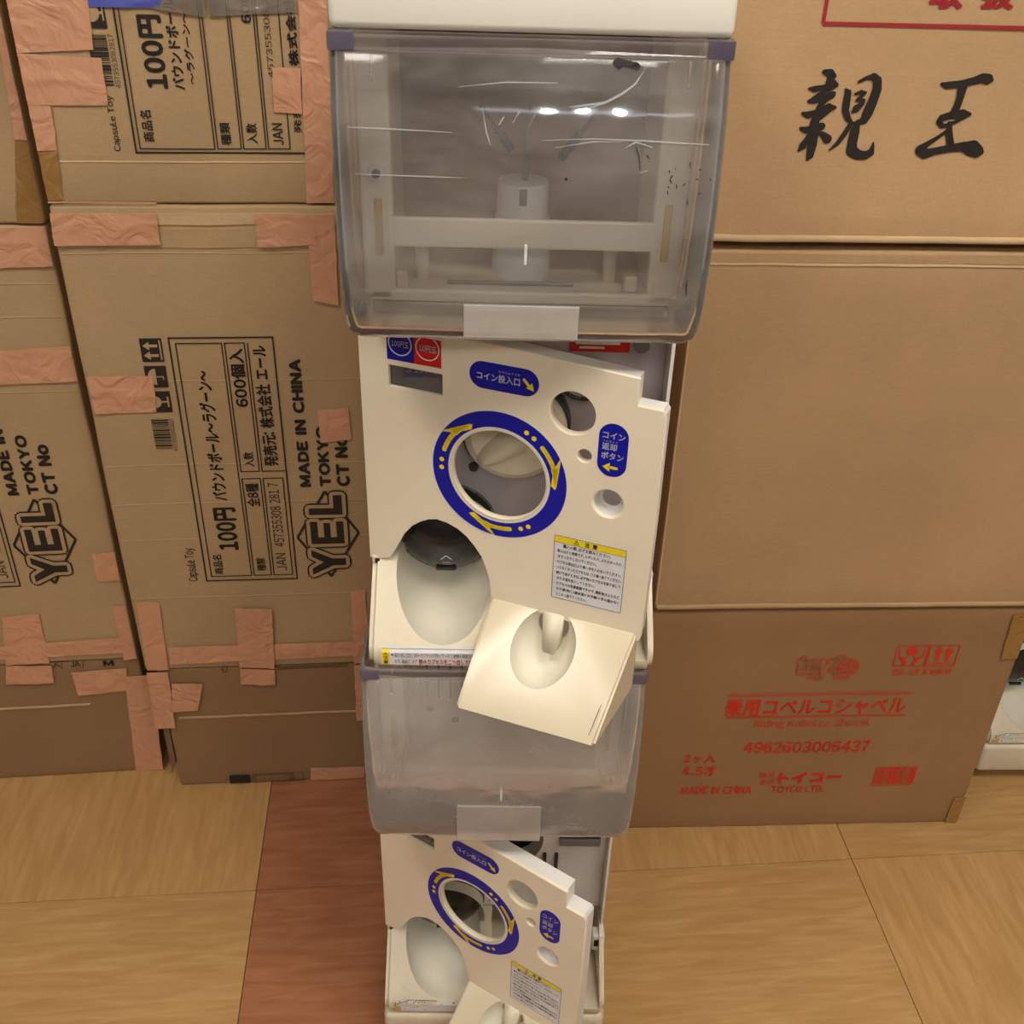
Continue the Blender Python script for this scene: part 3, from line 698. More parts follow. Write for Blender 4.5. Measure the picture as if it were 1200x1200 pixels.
strokes(p, [
    [(886, 318, 8), (905, 324, 18), (960, 318, 18), (1010, 306, 20), (1040, 296, 24), (1062, 300, 26), (1076, 304, 10)],
    [(966, 326, 26), (956, 370, 20), (944, 405, 20), (932, 426, 20)], [(870, 462, 8), (885, 448, 18), (925, 436, 20), (965, 434, 26), (990, 434, 12)],
    [(878, 462, 18), (884, 478, 12), (904, 476, 10), (940, 462, 10), (980, 440, 10)],
    [(915, 470, 14), (914, 500, 18), (916, 530, 20), (920, 556, 20)], [(908, 496, 10), (870, 522, 10), (830, 548, 16), (804, 568, 26)],
    [(804, 572, 26), (822, 584, 26), (860, 574, 20), (920, 562, 20), (970, 556, 26), (1000, 562, 42), (1020, 574, 34), (1036, 578, 14)]])
p.build('brush_character', MAT['ink'], C.root, C.place(.0008))
p = Print(); a, b_ = zc(435, 88); a2 = C.s1 - C.s0 - .02; top = C.z1 - C.z0 - .12
p.line((a, b_), (a2, b_ - .0006), .0042); p.line((a, b_), (a, top), .0042); p.line((a2, b_), (a2, top), .0042); p.line((a, top), (a2, top), .0042)
p.build('red_frame', MAT['crimson'], C.root, C.place(.0008))
p = Print(); h_ = sz(1107, -24)[1]
p.text('取', sz(1086, 10)[0], sz(1107, 10.5)[1], sz(1127, 10)[0], h_, False, .05); p.text('扱', sz(1147, 10)[0], sz(1167, 11)[1], sz(1187, 10)[0], h_, False, .05)
p.build('red_lettering', MAT['crimson'], C.root, C.place(.0008))
C.fold(.004, r=.003, mat='kraft_light')

# ------------------------------------------------------------------ capsule machines
DOOR_OUT = [(0, .0905), (.006, .0905), (.023, .096), (.031, .111), (.040, .130), (.050, .1435), (.060, .1515), (.070, .157), (.079, .1595), (.091, .158), (.103, .1535), (.113, .1465), (.1225, .136), (.130, .125), (.135, .112), (.139, .098),
            (.142, .076), (.298, .066), (.302, .069), (.3035, .075), (.3045, .20), (.3035, .322), (.3005, .328), (.2765, .3285), (.2765, .355), (.16, .362), (.004, .366), (0, .362)]
YEL = (.2065, .097, .2813, .1745)
def arrow_set(pr, dots, cx, cz, rot):
    r = .0605
    P = lambda rad, a: (cx + rad * math.cos(R(a + rot)), cz + rad * math.sin(R(a + rot)))
    for a_ in (183, 174.5): dots.disc(*P(r, a_), .0026, 16)
    pts = [(*P(r - .0005, a_), .0048) for a_ in (163, 157, 151, 145, 139)]
    pr.brush(pts)
    pr.poly([P(r - .0035, 141), P(r - .001, 119), P(r + .0085, 145), P(r + .0098, 148), P(r + .004, 141)])
    pr.poly([P(r + .0098, 148), P(r - .002, 118), P(r - .0065, 122), P(r - .0005, 140)])
def scr(parent, x, y, z, r=.0045):
    b = bmesh.new(); cyl(b, (x, y, z), (x, y - .004, z), r, r * .85, 16); cyl(b, (x, y - .004, z), (x, y - .0045, z), r * .45, r * .45, 6); obj('screw', b, MAT['darksteel'], parent)

def build_unit(name, label, loc, rz, door_angle=None, grimy=False, tank='u', lid=False, mech='knob', group=None):
    root = tag(empty(name, loc, rz), label, 'capsule machine', group)
    W = .152
    cm = MAT['cream_d'] if grimy else MAT['cream']; wm = MAT['white_d'] if grimy else MAT['white']
    pdm = MAT['panel_d']
    # housing: box open at the front
    b = bmesh.new(); box(b, -W, W, .080, .34, .004, .380, .006, 3); o = obj('housing', b, wm, root)
    c = bmesh.new(); box(c, -W + .0045, W - .0045, .05, .332, .012, .372); boolean(o, [bmobj(c)]); autosmooth(o)
    # mechanism plate
    holes = []
    if mech != 'knob': holes = [circ(0.0, .235, .062, 40)]
    me = plate('mechanism_plate', [rrect(-W + .005, .125 if mech == 'knob' else .097, W - .005, .372, .002, 2)] + holes, .003, .0005)
    me.transform(Matrix.Translation((0, .108, 0))); mp_ = obj('mechanism_plate', me, MAT['lilac'] if mech == 'knob' else wm, root)
    if mech == 'knob':
        b = bmesh.new(); cyl(b, (-.001, .106, .243), (-.001, .098, .243), .0575, .056, 48); cyl(b, (-.001, .094, .243), (-.001, .088, .243), .0558, .0558, 48); autosmooth(obj('knob_collar', b, MAT['darksteel'], root))
        b = bmesh.new(); cyl(b, (-.001, .100, .243), (-.001, .080, .243), .0535, .0525, 48); cyl(b, (-.001, .080, .243), (-.001, .074, .243), .0525, .045, 48)
        kn = obj('knob', b, cm, root); autosmooth(kn, 30)
        b = bmesh.new(); sphere(b, (0, 0, 0), (.049, .026, .014), 24, 14); b.transform(Matrix.Translation((-.001, .076, .243)) @ Matrix.Rotation(R(-38), 4, 'Y'))
        obj('grip', b, cm, kn, True)
        scr(root, -.044, .106, .189, .0055); scr(root, .043, .1, .273, .006); scr(root, -.04, .106, .30)
        b = bmesh.new()
        for k in range(14):
            a0_, a1_ = R(200 + k * 8), R(200 + (k + 1) * 8); c0 = (-.045, .285)
            cyl(b, (.068 + .028 * math.cos(a0_), .104, .300 + .028 * math.sin(a0_)), (.068 + .028 * math.cos(a1_), .104, .300 + .028 * math.sin(a1_)), .0022, seg=8)
        obj('coin_track', b, MAT['darksteel'], root, True)
        # coin panel stickers seen through the little window
        p = Print(); p.rect(-.115, .292, -.078, .322); p.build('coin_sticker', MAT['blue'], root, lambda a, b: (a, .1045, b))
        p = Print(); p.rect(-.078, .289, -.062, .318); p.build('coin_sticker', MAT['redst'], root, lambda a, b: (a, .1042, b))
        p = Print(); p.text('S 100円', -.112, .296, -.082, .310); p.build('coin_sticker_text', MAT['stwhite'], root, lambda a, b: (a, .1038, b))
        p = Print(); p.rect(.050, .324, .110, .342); p.build('price_sticker', MAT['redst'], root, lambda a, b: (a, .1045, b))
        p = Print(); p.rect(.060, .3275, .085, .330); p.rect(.056, .332, .1, .335); p.build('price_sticker_text', MAT['stwhite'], root, lambda a, b: (a, .104, b))
        b = bmesh.new(); cyl(b, (.121, .106, .334), (.121, .098, .334), .008, .008, 20); obj('lock', b, MAT['grey'], root)
    else:
        b = bmesh.new(); box(b, -.09, .09, .14, .145, .14, .33); obj('dark_cavity', b, MAT['black'], root)
        b = bmesh.new(); cyl(b, (0, .106, .235), (0, .135, .235), .0625, .0625, 48, False); o = obj('hub_collar', b, wm, root, True)
        b = bmesh.new(); cyl(b, (-.01, .14, .235), (-.01, .125, .235), .034, .03, 32); obj('drive_hub', b, MAT['darksteel'], root); autosmooth(root.children[-1])
        b = bmesh.new(); box(b, .083, .139, .102, .107, .242, .264, .002); obj('coin_slot_opening', b, MAT['black'], root)
        b = bmesh.new(); box(b, .083, .139, .100, .107, .228, .241, .002); obj('slot_lip', b, MAT['grey'], root)
        b = bmesh.new(); box(b, .062, .067, .100, .106, .15, .21, .001); box(b, .078, .083, .100, .106, .15, .21, .001); obj('guide_rail', b, MAT['dark'], root)
    # flared base front
    prof = [(.082, .0935), (.076, .0925), (.070, .088), (.012, .036), (.003, .026), (0, .020), (0, .006), (.004, 0), (.30, 0), (.30, .012), (.20, .05), (.16, .0935)]
    b = bmesh.new(); prism(b, prof, -W, W)
    bmesh.ops.bevel(b, geom=[e for e in b.edges if abs(abs(e.verts[0].co.x) - W) < 1e-5 and abs(e.verts[0].co.x - e.verts[1].co.x) < 1e-5 and e.verts[0].co.y < .09 and e.verts[1].co.y < .09], offset=.006, segments=3, affect='EDGES')
    o = obj('base', b, cm, root)
    cuts = []
    c = bmesh.new(); sphere(c, (-.0735, .050, .088), (.0525, .110, .0665), 64, 40); cuts.append(bmobj(c))
    c = bmesh.new(); box(c, -.006, .145, -.02, .20, .014, .20); cuts.append(bmobj(c))
    boolean(o, cuts); autosmooth(o, 40)
    cut_material(o, lambda c, p: abs(math.sqrt(((c.x + .0735) / .0525) ** 2 + ((c.y - .05) / .11) ** 2 + ((c.z - .088) / .0665) ** 2) - 1) < .02, MAT['bowl'])
    # upper half of the recess and the smoked flap
    b = bmesh.new(); cyl(b, (-.0735, .079, .105), (-.0735, .125, .105), .0575, .052, 48, False); bmesh.ops.bisect_plane(b, geom=b.verts[:] + b.edges[:] + b.faces[:], plane_co=(0, 0, .094), plane_no=(0, 0, 1), clear_inner=True); obj('dispensing_collar', b, MAT['bowl'], root, True)
    b = bmesh.new(); sphere(b, (-.0735, .112, .112), (.0545, .034, .0545), 48, 28)
    bmesh.ops.delete(b, geom=[v for v in b.verts if v.co.y > .113], context='VERTS'); dm = obj('capsule_flap', b, MAT['dome'], root, True)
    b = bmesh.new()
    for k in range(40):
        a0_, a1_ = 2 * PI * k / 40, 2 * PI * (k + 1) / 40
        cyl(b, (-.0735 + .0548 * math.cos(a0_), .108, .112 + .0548 * math.sin(a0_)), (-.0735 + .0548 * math.cos(a1_), .108, .112 + .0548 * math.sin(a1_)), .0028, seg=8)
    obj('flap_rim', b, MAT['grey'], dm, True)
    b = bmesh.new(); box(b, -.085, -.062, .090, .096, .063, .069, .002); obj('flap_catch', b, MAT['dark'], dm)
    p = Print(); p.line((-.079, .0835), (-.0728, .0905), .0011); p.line((-.0728, .0905), (-.0666, .0835), .0011); p.text('PUSH', -.0765, .0772, -.069, .0792)
    def on_dome(a, b_):
        q = 1 - ((a + .0735) / .0545) ** 2 - ((b_ - .112) / .0545) ** 2
        return (a, .112 - .034 * math.sqrt(max(q, 0)) - .0006, b_)
    p.build('flap_arrow', MAT['stwhite'], dm, on_dome)
    # caution strip on the base
    yf = -.0006
    pl_b = lambda a, b_: (a, yf if b_ < .0205 else yf + (b_ - .0205) * .62, b_)
    if not grimy:
        p = Print()
        for k in range(2):
            z0_, z1_ = ((.0035, .0205), (.0205, .0258))[k]; p.rect(-.139, z0_, -.035, z1_)
        p.build('caution_strip', MAT['stwhite'], root, pl_b)
        p = Print(); p.rect(-.1375, .0045, -.1295, .0205); p.rect(-.1375, .0205, -.1295, .0245); p.build('caution_strip_yellow', MAT['yellow'], root, lambda a, b_: (a, pl_b(a, b_)[1] - .0003, b_))
        p = Print(); p.frame(-.1375, .0045, -.036, .0245, .0004); p.text('△', -.1355, .018, -.1315, .0215, False, .02); p.text('注', -.136, .0115, -.131, .0165, False, .02); p.text('意', -.136, .0055, -.131, .0105, False, .02)
        p.disc(-.1265, .0178, .0012, 10); p.text('取り出し口に、前のカプセルが残っていると故障の原因となり', -.124, .0145, -.037, .0203, False, .01, 1)
        p.text('ます。商品は、必ず', -.124, .006, -.100, .0118, False, .01, 1)
        p.build('caution_strip_text', MAT['ink'], root, lambda a, b_: (a, pl_b(a, b_)[1] - .0005, b_), True)
        p = Print(); p.text('前のカプセルを二つ出してから', -.0985, .0052, -.037, .0128, False, .03, 1); p.build('caution_strip_red_text', MAT['redtext'], root, lambda a, b_: (a, pl_b(a, b_)[1] - .0005, b_))
    else:
        rnd = random.Random(4); p = Print()
        n = 28; up = [(-.134 + .098 * i / n, .0215 + .003 * rnd.random() + .004 * math.sin(i * .4)) for i in range(n + 1)]
        p.poly([(-.134, .006)] + [(-.036, .006)] + up[::-1]); p.build('torn_strip', MAT['white_d'], root, lambda a, b_: (a, pl_b(a, b_)[1], b_))
        p = Print(); p.poly([(-.138, .0075), (-.130, .007), (-.129, .015), (-.134, .0175), (-.139, .013)]); p.build('strip_remnant', MAT['glue'], root, lambda a, b_: (a, pl_b(a, b_)[1] - .0004, b_))
        p = Print()
        for k in range(26):
            a_ = -.142 + .11 * rnd.random(); b2_ = .005 + .02 * rnd.random() if k % 2 else .0225 + .002 * rnd.random()
            p.disc(a_, b2_, .0005 + .0007 * rnd.random(), 7)
        p.line((-.139, .020), (-.118, .0262), .0009); p.line((-.118, .0262), (-.08, .0255), .0006)
        p.build('scuff_marks', MAT['ink'], root, lambda a, b_: (a, pl_b(a, b_)[1] - .0005, b_))
    # latch on the right jamb
    b = bmesh.new(); box(b, .136, .1535, .066, .084, .050, .082, .003); la = obj('latch', b, wm, root); autosmooth(la)
    b = bmesh.new(); box(b, .1385, .147, .0645, .067, .062, .075, .0005, 1); obj('latch_hole', b, MAT['black'], la)
    b = bmesh.new(); box(b, -.1525, -.1405, .072, .082, .084, .094, .002); hg = obj('hinge', b, cm, root); b = bmesh.new(); box(b, -.149, -.144, .0705, .073, .086, .0915); obj('hinge_gap', b, MAT['dark'], hg)
    # ---------------- door
    if door_angle is not None:
        d = empty('door', (-.1535, .078, 0), -door_angle); d.parent = root
        hole = [circ(.1463, .2265, .0495, 56), circ(.2175, .3095, .0228, 36), circ(.2315, .268, .0078, 20), circ(.258, .2215, .0165, 30), rrect(.030, .3005, .0878, .3245, .002, 3)]
        me = plate('door_panel', [DOOR_OUT] + hole, .003, .0008)
        o = obj('door_panel', me, pdm, d); autosmooth(o, 40)
        # returned rim along the top and right edges
        b = bmesh.new(); path = [(.001, .3645), (.16, .3605), (.275, .3535), (.275, .327), (.2995, .3265), (.3025, .322), (.3033, .20), (.3023, .072)]
        for q0_, q1_ in zip(path, path[1:]):
            dx, dz = q1_[0] - q0_[0], q1_[1] - q0_[1]; L_ = math.hypot(dx, dz); nx, nz = dz / L_ * .0022, -dx / L_ * .0022
            vs = [b.verts.new((x_, y_, z_)) for (x_, z_) in (q0_, q1_, (q1_[0] + nx, q1_[1] + nz), (q0_[0] + nx, q0_[1] + nz)) for y_ in (0, .021)]
            f_ = lambda *i: b.faces.new([vs[k] for k in i])
            f_(0, 1, 3, 2); f_(2, 3, 5, 4); f_(4, 5, 7, 6); f_(6, 7, 1, 0); f_(1, 7, 5, 3); f_(0, 2, 4, 6)
        bmesh.ops.recalc_face_normals(b, faces=b.faces); tag(obj('door_rim', b, MAT['white'], d), 'white returned edge of the door')
        # raised lip round the dial opening, coin opening and button cup
        def torus(nm, cx, cz, r_, t_, mat, y=-.002, seg=56):
            b = bmesh.new(); vs = []
            for i in range(seg):
                a_ = 2 * PI * i / seg
                vs.append([b.verts.new((cx + (r_ + t_ * math.cos(2 * PI * k / 10)) * math.cos(a_), y + t_ * .9 * math.sin(2 * PI * k / 10), cz + (r_ + t_ * math.cos(2 * PI * k / 10)) * math.sin(a_))) for k in range(10)])
            for i in range(seg):
                for k in range(10): b.faces.new((vs[i][k], vs[(i + 1) % seg][k], vs[(i + 1) % seg][(k + 1) % 10], vs[i][(k + 1) % 10]))
            bmesh.ops.recalc_face_normals(b, faces=b.faces)
            return obj(nm, b, mat, d, True)
        torus('dial_lip', .1463, .2265, .0500, .0011, MAT['cream'], -.0016)
        def collar(nm, cx, cz, r0_, r1_, dep, mat):
            b = bmesh.new(); cyl(b, (cx, -.001, cz), (cx, dep, cz), r0_, r1_, 48, False); return obj(nm, b, mat, d, True)
        collar('dial_collar', .1463, .2265, .0496, .0496, .005, MAT['cream'])
        collar('coin_collar', .2175, .3095, .0229, .0225, .007, MAT['cream']); collar('sight_hole', .2315, .268, .0079, .0075, .006, MAT['cream'])
        torus('button_cup', .258, .2215, .0165, .0022, pdm, .0002, 36); collar('button_sleeve', .258, .2215, .0165, .0115, .012, MAT['white_d'])
        torus('button_ring', .258, .2215, .0112, .0015, MAT['white'], .012, 36)
        b = bmesh.new(); box(b, .029, .0888, .0025, .004, .2995, .3255); obj('window_pane', b, MAT['pane'], d)
        y0 = -.0027
        pl_ = lambda off: (lambda a, b_: (a, y0 - off, b_))
        # dial sticker
        p = Print(); p.ring(.1463, .2265, .0613, .0176, 72); p.build('dial_sticker', MAT['blue'], d, pl_(0))
        p = Print(); p.ring(.1463, .2265, .0527, .0012, 72); p.ring(.1463, .2265, .0703, .0005, 72); p.build('dial_sticker_edge', MAT['stwhite'], d, pl_(.0002))
        pr, dots = Print(), Print()
        for k in range(3):
            pr, dots = Print(), Print(); arrow_set(pr, dots, .1463, .2265, -120 * k)
            pr.build('dial_arrow', MAT['yellow'], d, pl_(.0004)); dots.build('dial_dots', MAT['yellow'], d, pl_(.0004))
        # blue capsules
        p = Print(); p.poly(rrect(.1150, .3180, .1840, .3455, .0137, 10)); p.build('coin_entry_sticker', MAT['blue'], d, pl_(0))
        p = Print(); p.text('コイン投入口', .1225, .3270, .1655, .3350, False, .025); p.text('とうにゅうぐち', .1445, .3368, .1655, .3393, False, .0, 1); p.build('coin_entry_text', MAT['stwhite'], d, pl_(.0003))
        p = Print(); p.brush([(.1695, .3345, .0030), (.1745, .3290, .0030)]); p.poly([(.1715, .3265), (.1795, .3245), (.1775, .3325)]); p.build('coin_entry_arrow', MAT['yellow'], d, pl_(.0003))
        p = Print(); p.poly(rrect(.2440, .2520, .2722, .3075, .0137, 10)); p.build('coin_return_sticker', MAT['blue'], d, pl_(0))
        p = Print(); p.text('コイン', .2475, .2915, .2690, .2985, False, .03); p.text('へんきゃく', .2478, .2877, .2620, .2897, False, 0, 1); p.text('返却', .2475, .2795, .2620, .2870, False, .03); p.text('ボタン', .2475, .2700, .2690, .2775, False, .03)
        p.build('coin_return_text', MAT['stwhite'], d, pl_(.0003))
        p = Print(); p.brush([(.2630, .2618, .0030), (.2560, .2618, .0030)]); p.poly([(.2495, .2618), (.2565, .2570), (.2565, .2666)]); p.build('coin_return_arrow', MAT['yellow'], d, pl_(.0003))
        # coin price stickers
        if not grimy:
            p = Print(); p.rect(.0300, .3300, .0585, .3580); p.build('coin_sticker', MAT['blue'], d, pl_(0)); p = Print(); p.rect(.0585, .3300, .0865, .3580); p.build('coin_sticker', MAT['redst'], d, pl_(0))
            p = Print(); p.ring(.0440, .3478, .0118, .0012, 36, 180 - 58, 360 + 58); p.ring(.0725, .3478, .0118, .0012, 36, 180 - 58, 360 + 58); p.text('100円玉', .0352, .3440, .0528, .3505, False, .03); p.text('10円玉', .0640, .3440, .0812, .3510, False, .035)
            p.build('coin_sticker_text', MAT['stwhite'], d, pl_(.0003))
        # caution sticker
        a0_, b0_, a1_, b1_ = YEL
        p = Print(); p.poly(rrect(a0_, b0_, a1_, b1_, .003)); p.build('caution_sticker', MAT['stwhite'], d, pl_(0))
        hb = b1_ - .0085
        p = Print(); p.poly([(a0_ + .0008, hb), (a1_ - .0008, hb), (a1_ - .0008, b1_ - .003), (a1_ - .003, b1_ - .0008), (a0_ + .003, b1_ - .0008), (a0_ + .0008, b1_ - .003)]); p.build('caution_header', MAT['yellow'], d, pl_(.0002))
        p = Print(); p.frame(a0_ + .0008, b0_ + .0008, a1_ - .0008, b1_ - .0008, .0004); p.rect(a0_ + .0008, hb - .0002, a1_ - .0008, hb + .0001)
        p.text('注', .2385, hb + .0012, .2435, b1_ - .002, False, .03, 1); p.text('意', .2465, hb + .0012, .2515, b1_ - .002, False, .03, 1)
        p.line((.2275, hb + .0016), (.2325, hb + .0016), .0005); p.line((.2275, hb + .0016), (.23, b1_ - .002), .0005); p.line((.2325, hb + .0016), (.23, b1_ - .002), .0005); p.rect(.2297, hb + .003, .2303, hb + .005)
        L_ = [('購入の際、必ずお読みください。', .12, .80, 1), ('・飲み込むと危険です。のぞいたり、よりかかったり、', .02, .97, 0), ('ゆすったりしないでください。', .06, .62, 0), ('・カプセル取出口より奥へ手を入れないでください。', .02, .97, 0),
              ('・いらなくなったカプセルは、ゴミ箱へ捨ててください。', .02, .98, 0), ('・続けて出すときは、必ず前のカプセルを取り出して', .02, .97, 0), ('からお金を投入してください。', .06, .62, 0), ('・カプセルは包装容器ですので、開封後はふたなど', .02, .97, 0),
              ('お子様(特に3歳未満のお子様)の手の届かない', .06, .98, 0), ('ところへ捨ててください。', .06, .52, 0)]
        zt = hb - .0012
        for s_, u0, u1, big in L_:
            hh = .0046 if big else .0042
            p.text(s_, a0_ + u0 * (a1_ - a0_) + .001, zt - hh, a0_ + u1 * (a1_ - a0_) - .001, zt, False, .022, 1); zt -= .00665
        p.build('caution_text', MAT['ink'], d, pl_(.0004), True)
        # chute tray with oval pocket; front direction is -y
        b = bmesh.new()
        prof = [(.0015, .0765), (-.004, .0755), (-.090, .0085), (-.0965, .0020), (-.0940, -.0015), (-.004, .0), (.0015, .001)]
        prism(b, prof, .141, .300)
        for v in b.verts:                                  # bottom edge a little narrower, leaning in
            k = max(0, -v.co.y) / .0965
            if v.co.x < .2: v.co.x += -.001 * k
            else: v.co.x -= .012 * k
        es = [e for e in b.edges if abs(e.verts[0].co.x - e.verts[1].co.x) < .02 and (e.verts[0].co.x > .25) == (e.verts[1].co.x > .25) and min(e.verts[0].co.y, e.verts[1].co.y) < -.003]
        bmesh.ops.bevel(b, geom=es, offset=.0030, segments=3, affect='EDGES', clamp_overlap=True)
        bmesh.ops.remove_doubles(b, verts=b.verts[:], dist=1e-5); bmesh.ops.recalc_face_normals(b, faces=b.faces[:])
        o = obj('chute_tray', b, MAT['tray'], d)
        tl = math.atan2(.0755 - .0085, .090 - .004)
        Mx = Matrix.Translation((.2105, -.034, .0515)) @ Matrix.Rotation(-tl, 4, 'X') if 0 else None
        def ell(rx, rl, rd):
            bb = bmesh.new(); bmesh.ops.create_uvsphere(bb, u_segments=56, v_segments=32, radius=1)
            dirl = Vector((0, -math.cos(tl), -math.sin(tl))); dirn = Vector((0, -math.sin(tl), math.cos(tl))); ctr = Vector((.2105, -.0335, .0535))
            V_ = [ctr + Vector((1, 0, 0)) * v.co.x * rx + dirl * v.co.y * rl + dirn * v.co.z * rd for v in bb.verts]
            for v, c_ in zip(bb.verts, V_): v.co = c_
            if bb.calc_volume(signed=True) < 0: bmesh.ops.reverse_faces(bb, faces=bb.faces[:])
            return bb
        boolean(o, [bmobj(ell(.0335, .0430, .036))]); autosmooth(o, 40)
        dirl = Vector((0, -math.cos(tl), -math.sin(tl))); dirn = Vector((0, -math.sin(tl), math.cos(tl))); ctr = Vector((.2105, -.0335, .0535))
        cut_material(o, lambda c, p: abs(math.sqrt(((c.x - .2105) / .0335) ** 2 + ((c - ctr).dot(dirl) / .043) ** 2 + ((c - ctr).dot(dirn) / .036) ** 2) - 1) < .03, MAT['bowl'])
        b = bmesh.new()
        vs = [b.verts.new(q) for q in ((.199, -.004, .076), (.222, -.004, .076), (.220, -.026, .0405), (.207, -.026, .0405), (.199, .004, .076), (.222, .004, .076), (.221, .004, .036), (.205, .004, .036))]
        for f_ in ((0, 1, 2, 3), (4, 5, 6, 7), (0, 1, 5, 4), (1, 2, 6, 5), (2, 3, 7, 6), (3, 0, 4, 7)): b.faces.new([vs[k] for k in f_])
        bmesh.ops.recalc_face_normals(b, faces=b.faces); bmesh.ops.bevel(b, geom=b.edges[:], offset=.0015, segments=2, affect='EDGES'); obj('pocket_tongue', b, MAT['cream'], o, True)
        if not grimy:
            p = Print(); p.brush([(.281, .010, .0006), (.284, .026, .0009), (.285, .030, .0004)])
            p.build('scratch', MAT['ink'], o, lambda a, b_: (a, -.0945 + (b_ - .0085) * 1.28 - .0002, b_ + .0010))
    # ---------------- hopper
    hop = {'u': MAT['tank_u'], 'l': MAT['tank_l']}[tank]
    b = bmesh.new()
    def ring_pts(z, yf_, hw, r_, yr):
        pts = [(-hw, yr), (-hw, (yr + yf_) / 2)]
        for k in range(9):
            a_ = R(180 + 90 * k / 8); pts.append((-hw + r_ + r_ * math.cos(a_), yf_ + r_ + r_ * math.sin(a_)))
        pts += [(0, yf_ - .001)]
        for k in range(9):
            a_ = R(270 + 90 * k / 8); pts.append((hw - r_ + r_ * math.cos(a_), yf_ + r_ + r_ * math.sin(a_)))
        pts += [(hw, (yr + yf_) / 2), (hw, yr)]
        return [b.verts.new((x_, y_, z)) for x_, y_ in pts]
    yr = .205
    lv = [(.3845, .070, .140, .010), (.3845, -.006, .144, .012), (.387, -.016, .1475, .014), (.392, -.0225, .1500, .014), (.40, -.0265, .1515, .014), (.42, -.0290, .1530, .014), (.46, -.0295, .1540, .014), (.50, -.0275, .1545, .014), (.54, -.0225, .1548, .014),
          (.57, -.0165, .1550, .014), (.595, -.0095, .1550, .014), (.612, -.0040, .1550, .014), (.626, .0005, .1548, .014)]
    prev = None
    for z, yf_, hw, r_ in lv:
        cur = ring_pts(z, yf_, hw, r_, yr)
        if prev:
            for k in range(len(cur) - 1): b.faces.new((prev[k], prev[k + 1], cur[k + 1], cur[k]))
        prev = cur
    bmesh.ops.recalc_face_normals(b, faces=b.faces)
    hopper = obj('hopper_hood', b, hop, root, True); autosmooth(hopper, 60)
    sm = hopper.modifiers.new('s', 'SOLIDIFY'); sm.thickness = .0022; sm.offset = 1 if False else -1; hopper.data = evaluated(hopper); hopper.modifiers.clear()
    # rim at the top
    b = bmesh.new(); box(b, -.1555, .1555, -.0025, .004, .6135, .6285, .002); box(b, -.1555, -.150, .004, yr, .6135, .6285, .002); box(b, .150, .1555, .004, yr, .6135, .6285, .002)
    obj('hopper_rim', b, MAT['rim'], root)
    for s_ in (-1, 1):
        b = bmesh.new(); box(b, s_ * .1445 - .010, s_ * .1445 + .010, -.0040, -.002, .6145, .6280, .0008); tag(obj('rim_tab', b, MAT['rim_end'], root), 'violet tinted end tab')
        b = bmesh.new(); cyl(b, (s_ * .122, -.002, .613), (s_ * .122, -.004, .596), .0013, seg=10); sphere(b, (s_ * .122, -.005, .596), (.002, .002, .003), 10, 8); obj('moulded_rib', b, MAT['slip'], root, True)
    b = bmesh.new(); box(b, -.0012, .0012, -.0305, -.0285, .459, .476, .0005); obj('moulded_rib', b, MAT['stwhite'], root)
    b = bmesh.new(); box(b, -.0505, .0465, -.0322, -.0300, .3945, .4245 if tank == 'u' else .452, .001); tag(obj('slip_pocket', b, MAT['slip'], root), 'milky card pocket')
    # hopper frame: uprights, back plate, cross bar, floor
    for s_ in (-1, 1):
        b = bmesh.new(); box(b, min(s_ * .118, s_ * .147), max(s_ * .118, s_ * .147), .085, .20, .380, .628, .004); obj('upright', b, MAT['frame'], root)
        b = bmesh.new(); box(b, s_ * .131 - .0035, s_ * .131 + .0035, .0825, .0855, .425, .478, .001); tag(obj('old_tape', b, MAT['glue'], root), 'yellowed tape strip')
    b = bmesh.new(); box(b, -.150, .150, .205, .210, .372, .628, .001); bp_ = obj('back_plate', b, MAT['back_u'] if tank == 'u' else MAT['back_l'], root)
    b = bmesh.new(); box(b, -.150, .150, .085, .215, .380, .392, .003); obj('hopper_floor', b, MAT['frame'], root)
    if tank == 'u':
        b = bmesh.new(); box(b, -.120, .122, .086, .092, .4325, .4600, .002); obj('cross_bar', b, MAT['frame'], root)
        b = bmesh.new(); cyl(b, (0, .145, .392), (0, .145, .447), .029, .026, 32); cyl(b, (0, .145, .447), (0, .145, .480), .025, .024, 32); ho = obj('agitator_hub', b, MAT['white'], root); autosmooth(ho)
        b = bmesh.new(); box(b, -.0035, .0035, .1195, .124, .463, .478); obj('hub_slot', b, MAT['grey'], ho)
        b = bmesh.new(); cyl(b, (.002, .145, .478), (.003, .145, .560), .0028, .0022, 12); obj('agitator_pin', b, MAT['grey'], root)
        for a0_, a1_ in (((-.012, .13, .512), (-.040, .115, .552)), ((.034, .13, .505), (.062, .115, .548))):
            b = bmesh.new(); cyl(b, a0_, a1_, .0026, .0022, 12)
            for k in range(9):
                q0_ = Vector(a0_).lerp(Vector(a1_), k / 16); q1_ = Vector(a0_).lerp(Vector(a1_), (k + .5) / 16); cyl(b, q0_, q1_, .0042, seg=12)
            obj('agitator_spring', b, MAT['darksteel'], root)
        for x_ in (-.095, .085): b = bmesh.new(); cyl(b, (x_, .12, .392), (x_, .12, .434), .0065, seg=16); obj('stand_off', b, cm, root)
        for x_ in (-.112, .103): b = bmesh.new(); box(b, x_ - .006, x_ + .006, .088, .10, .392, .408, .002); obj('stop_block', b, cm, root)
        b = bmesh.new(); box(b, -.07, .05, .10, .103, .3925, .396, .0005); obj('metal_edge', b, MAT['steel'], root)
        b = bmesh.new(); cyl(b, (-.1315, .086, .500), (-.1315, .081, .500), .0085, .0075, 24); sb = obj('screw_boss', b, MAT['white'], root); scr(sb, -.1315, .0815, .500, .0042)
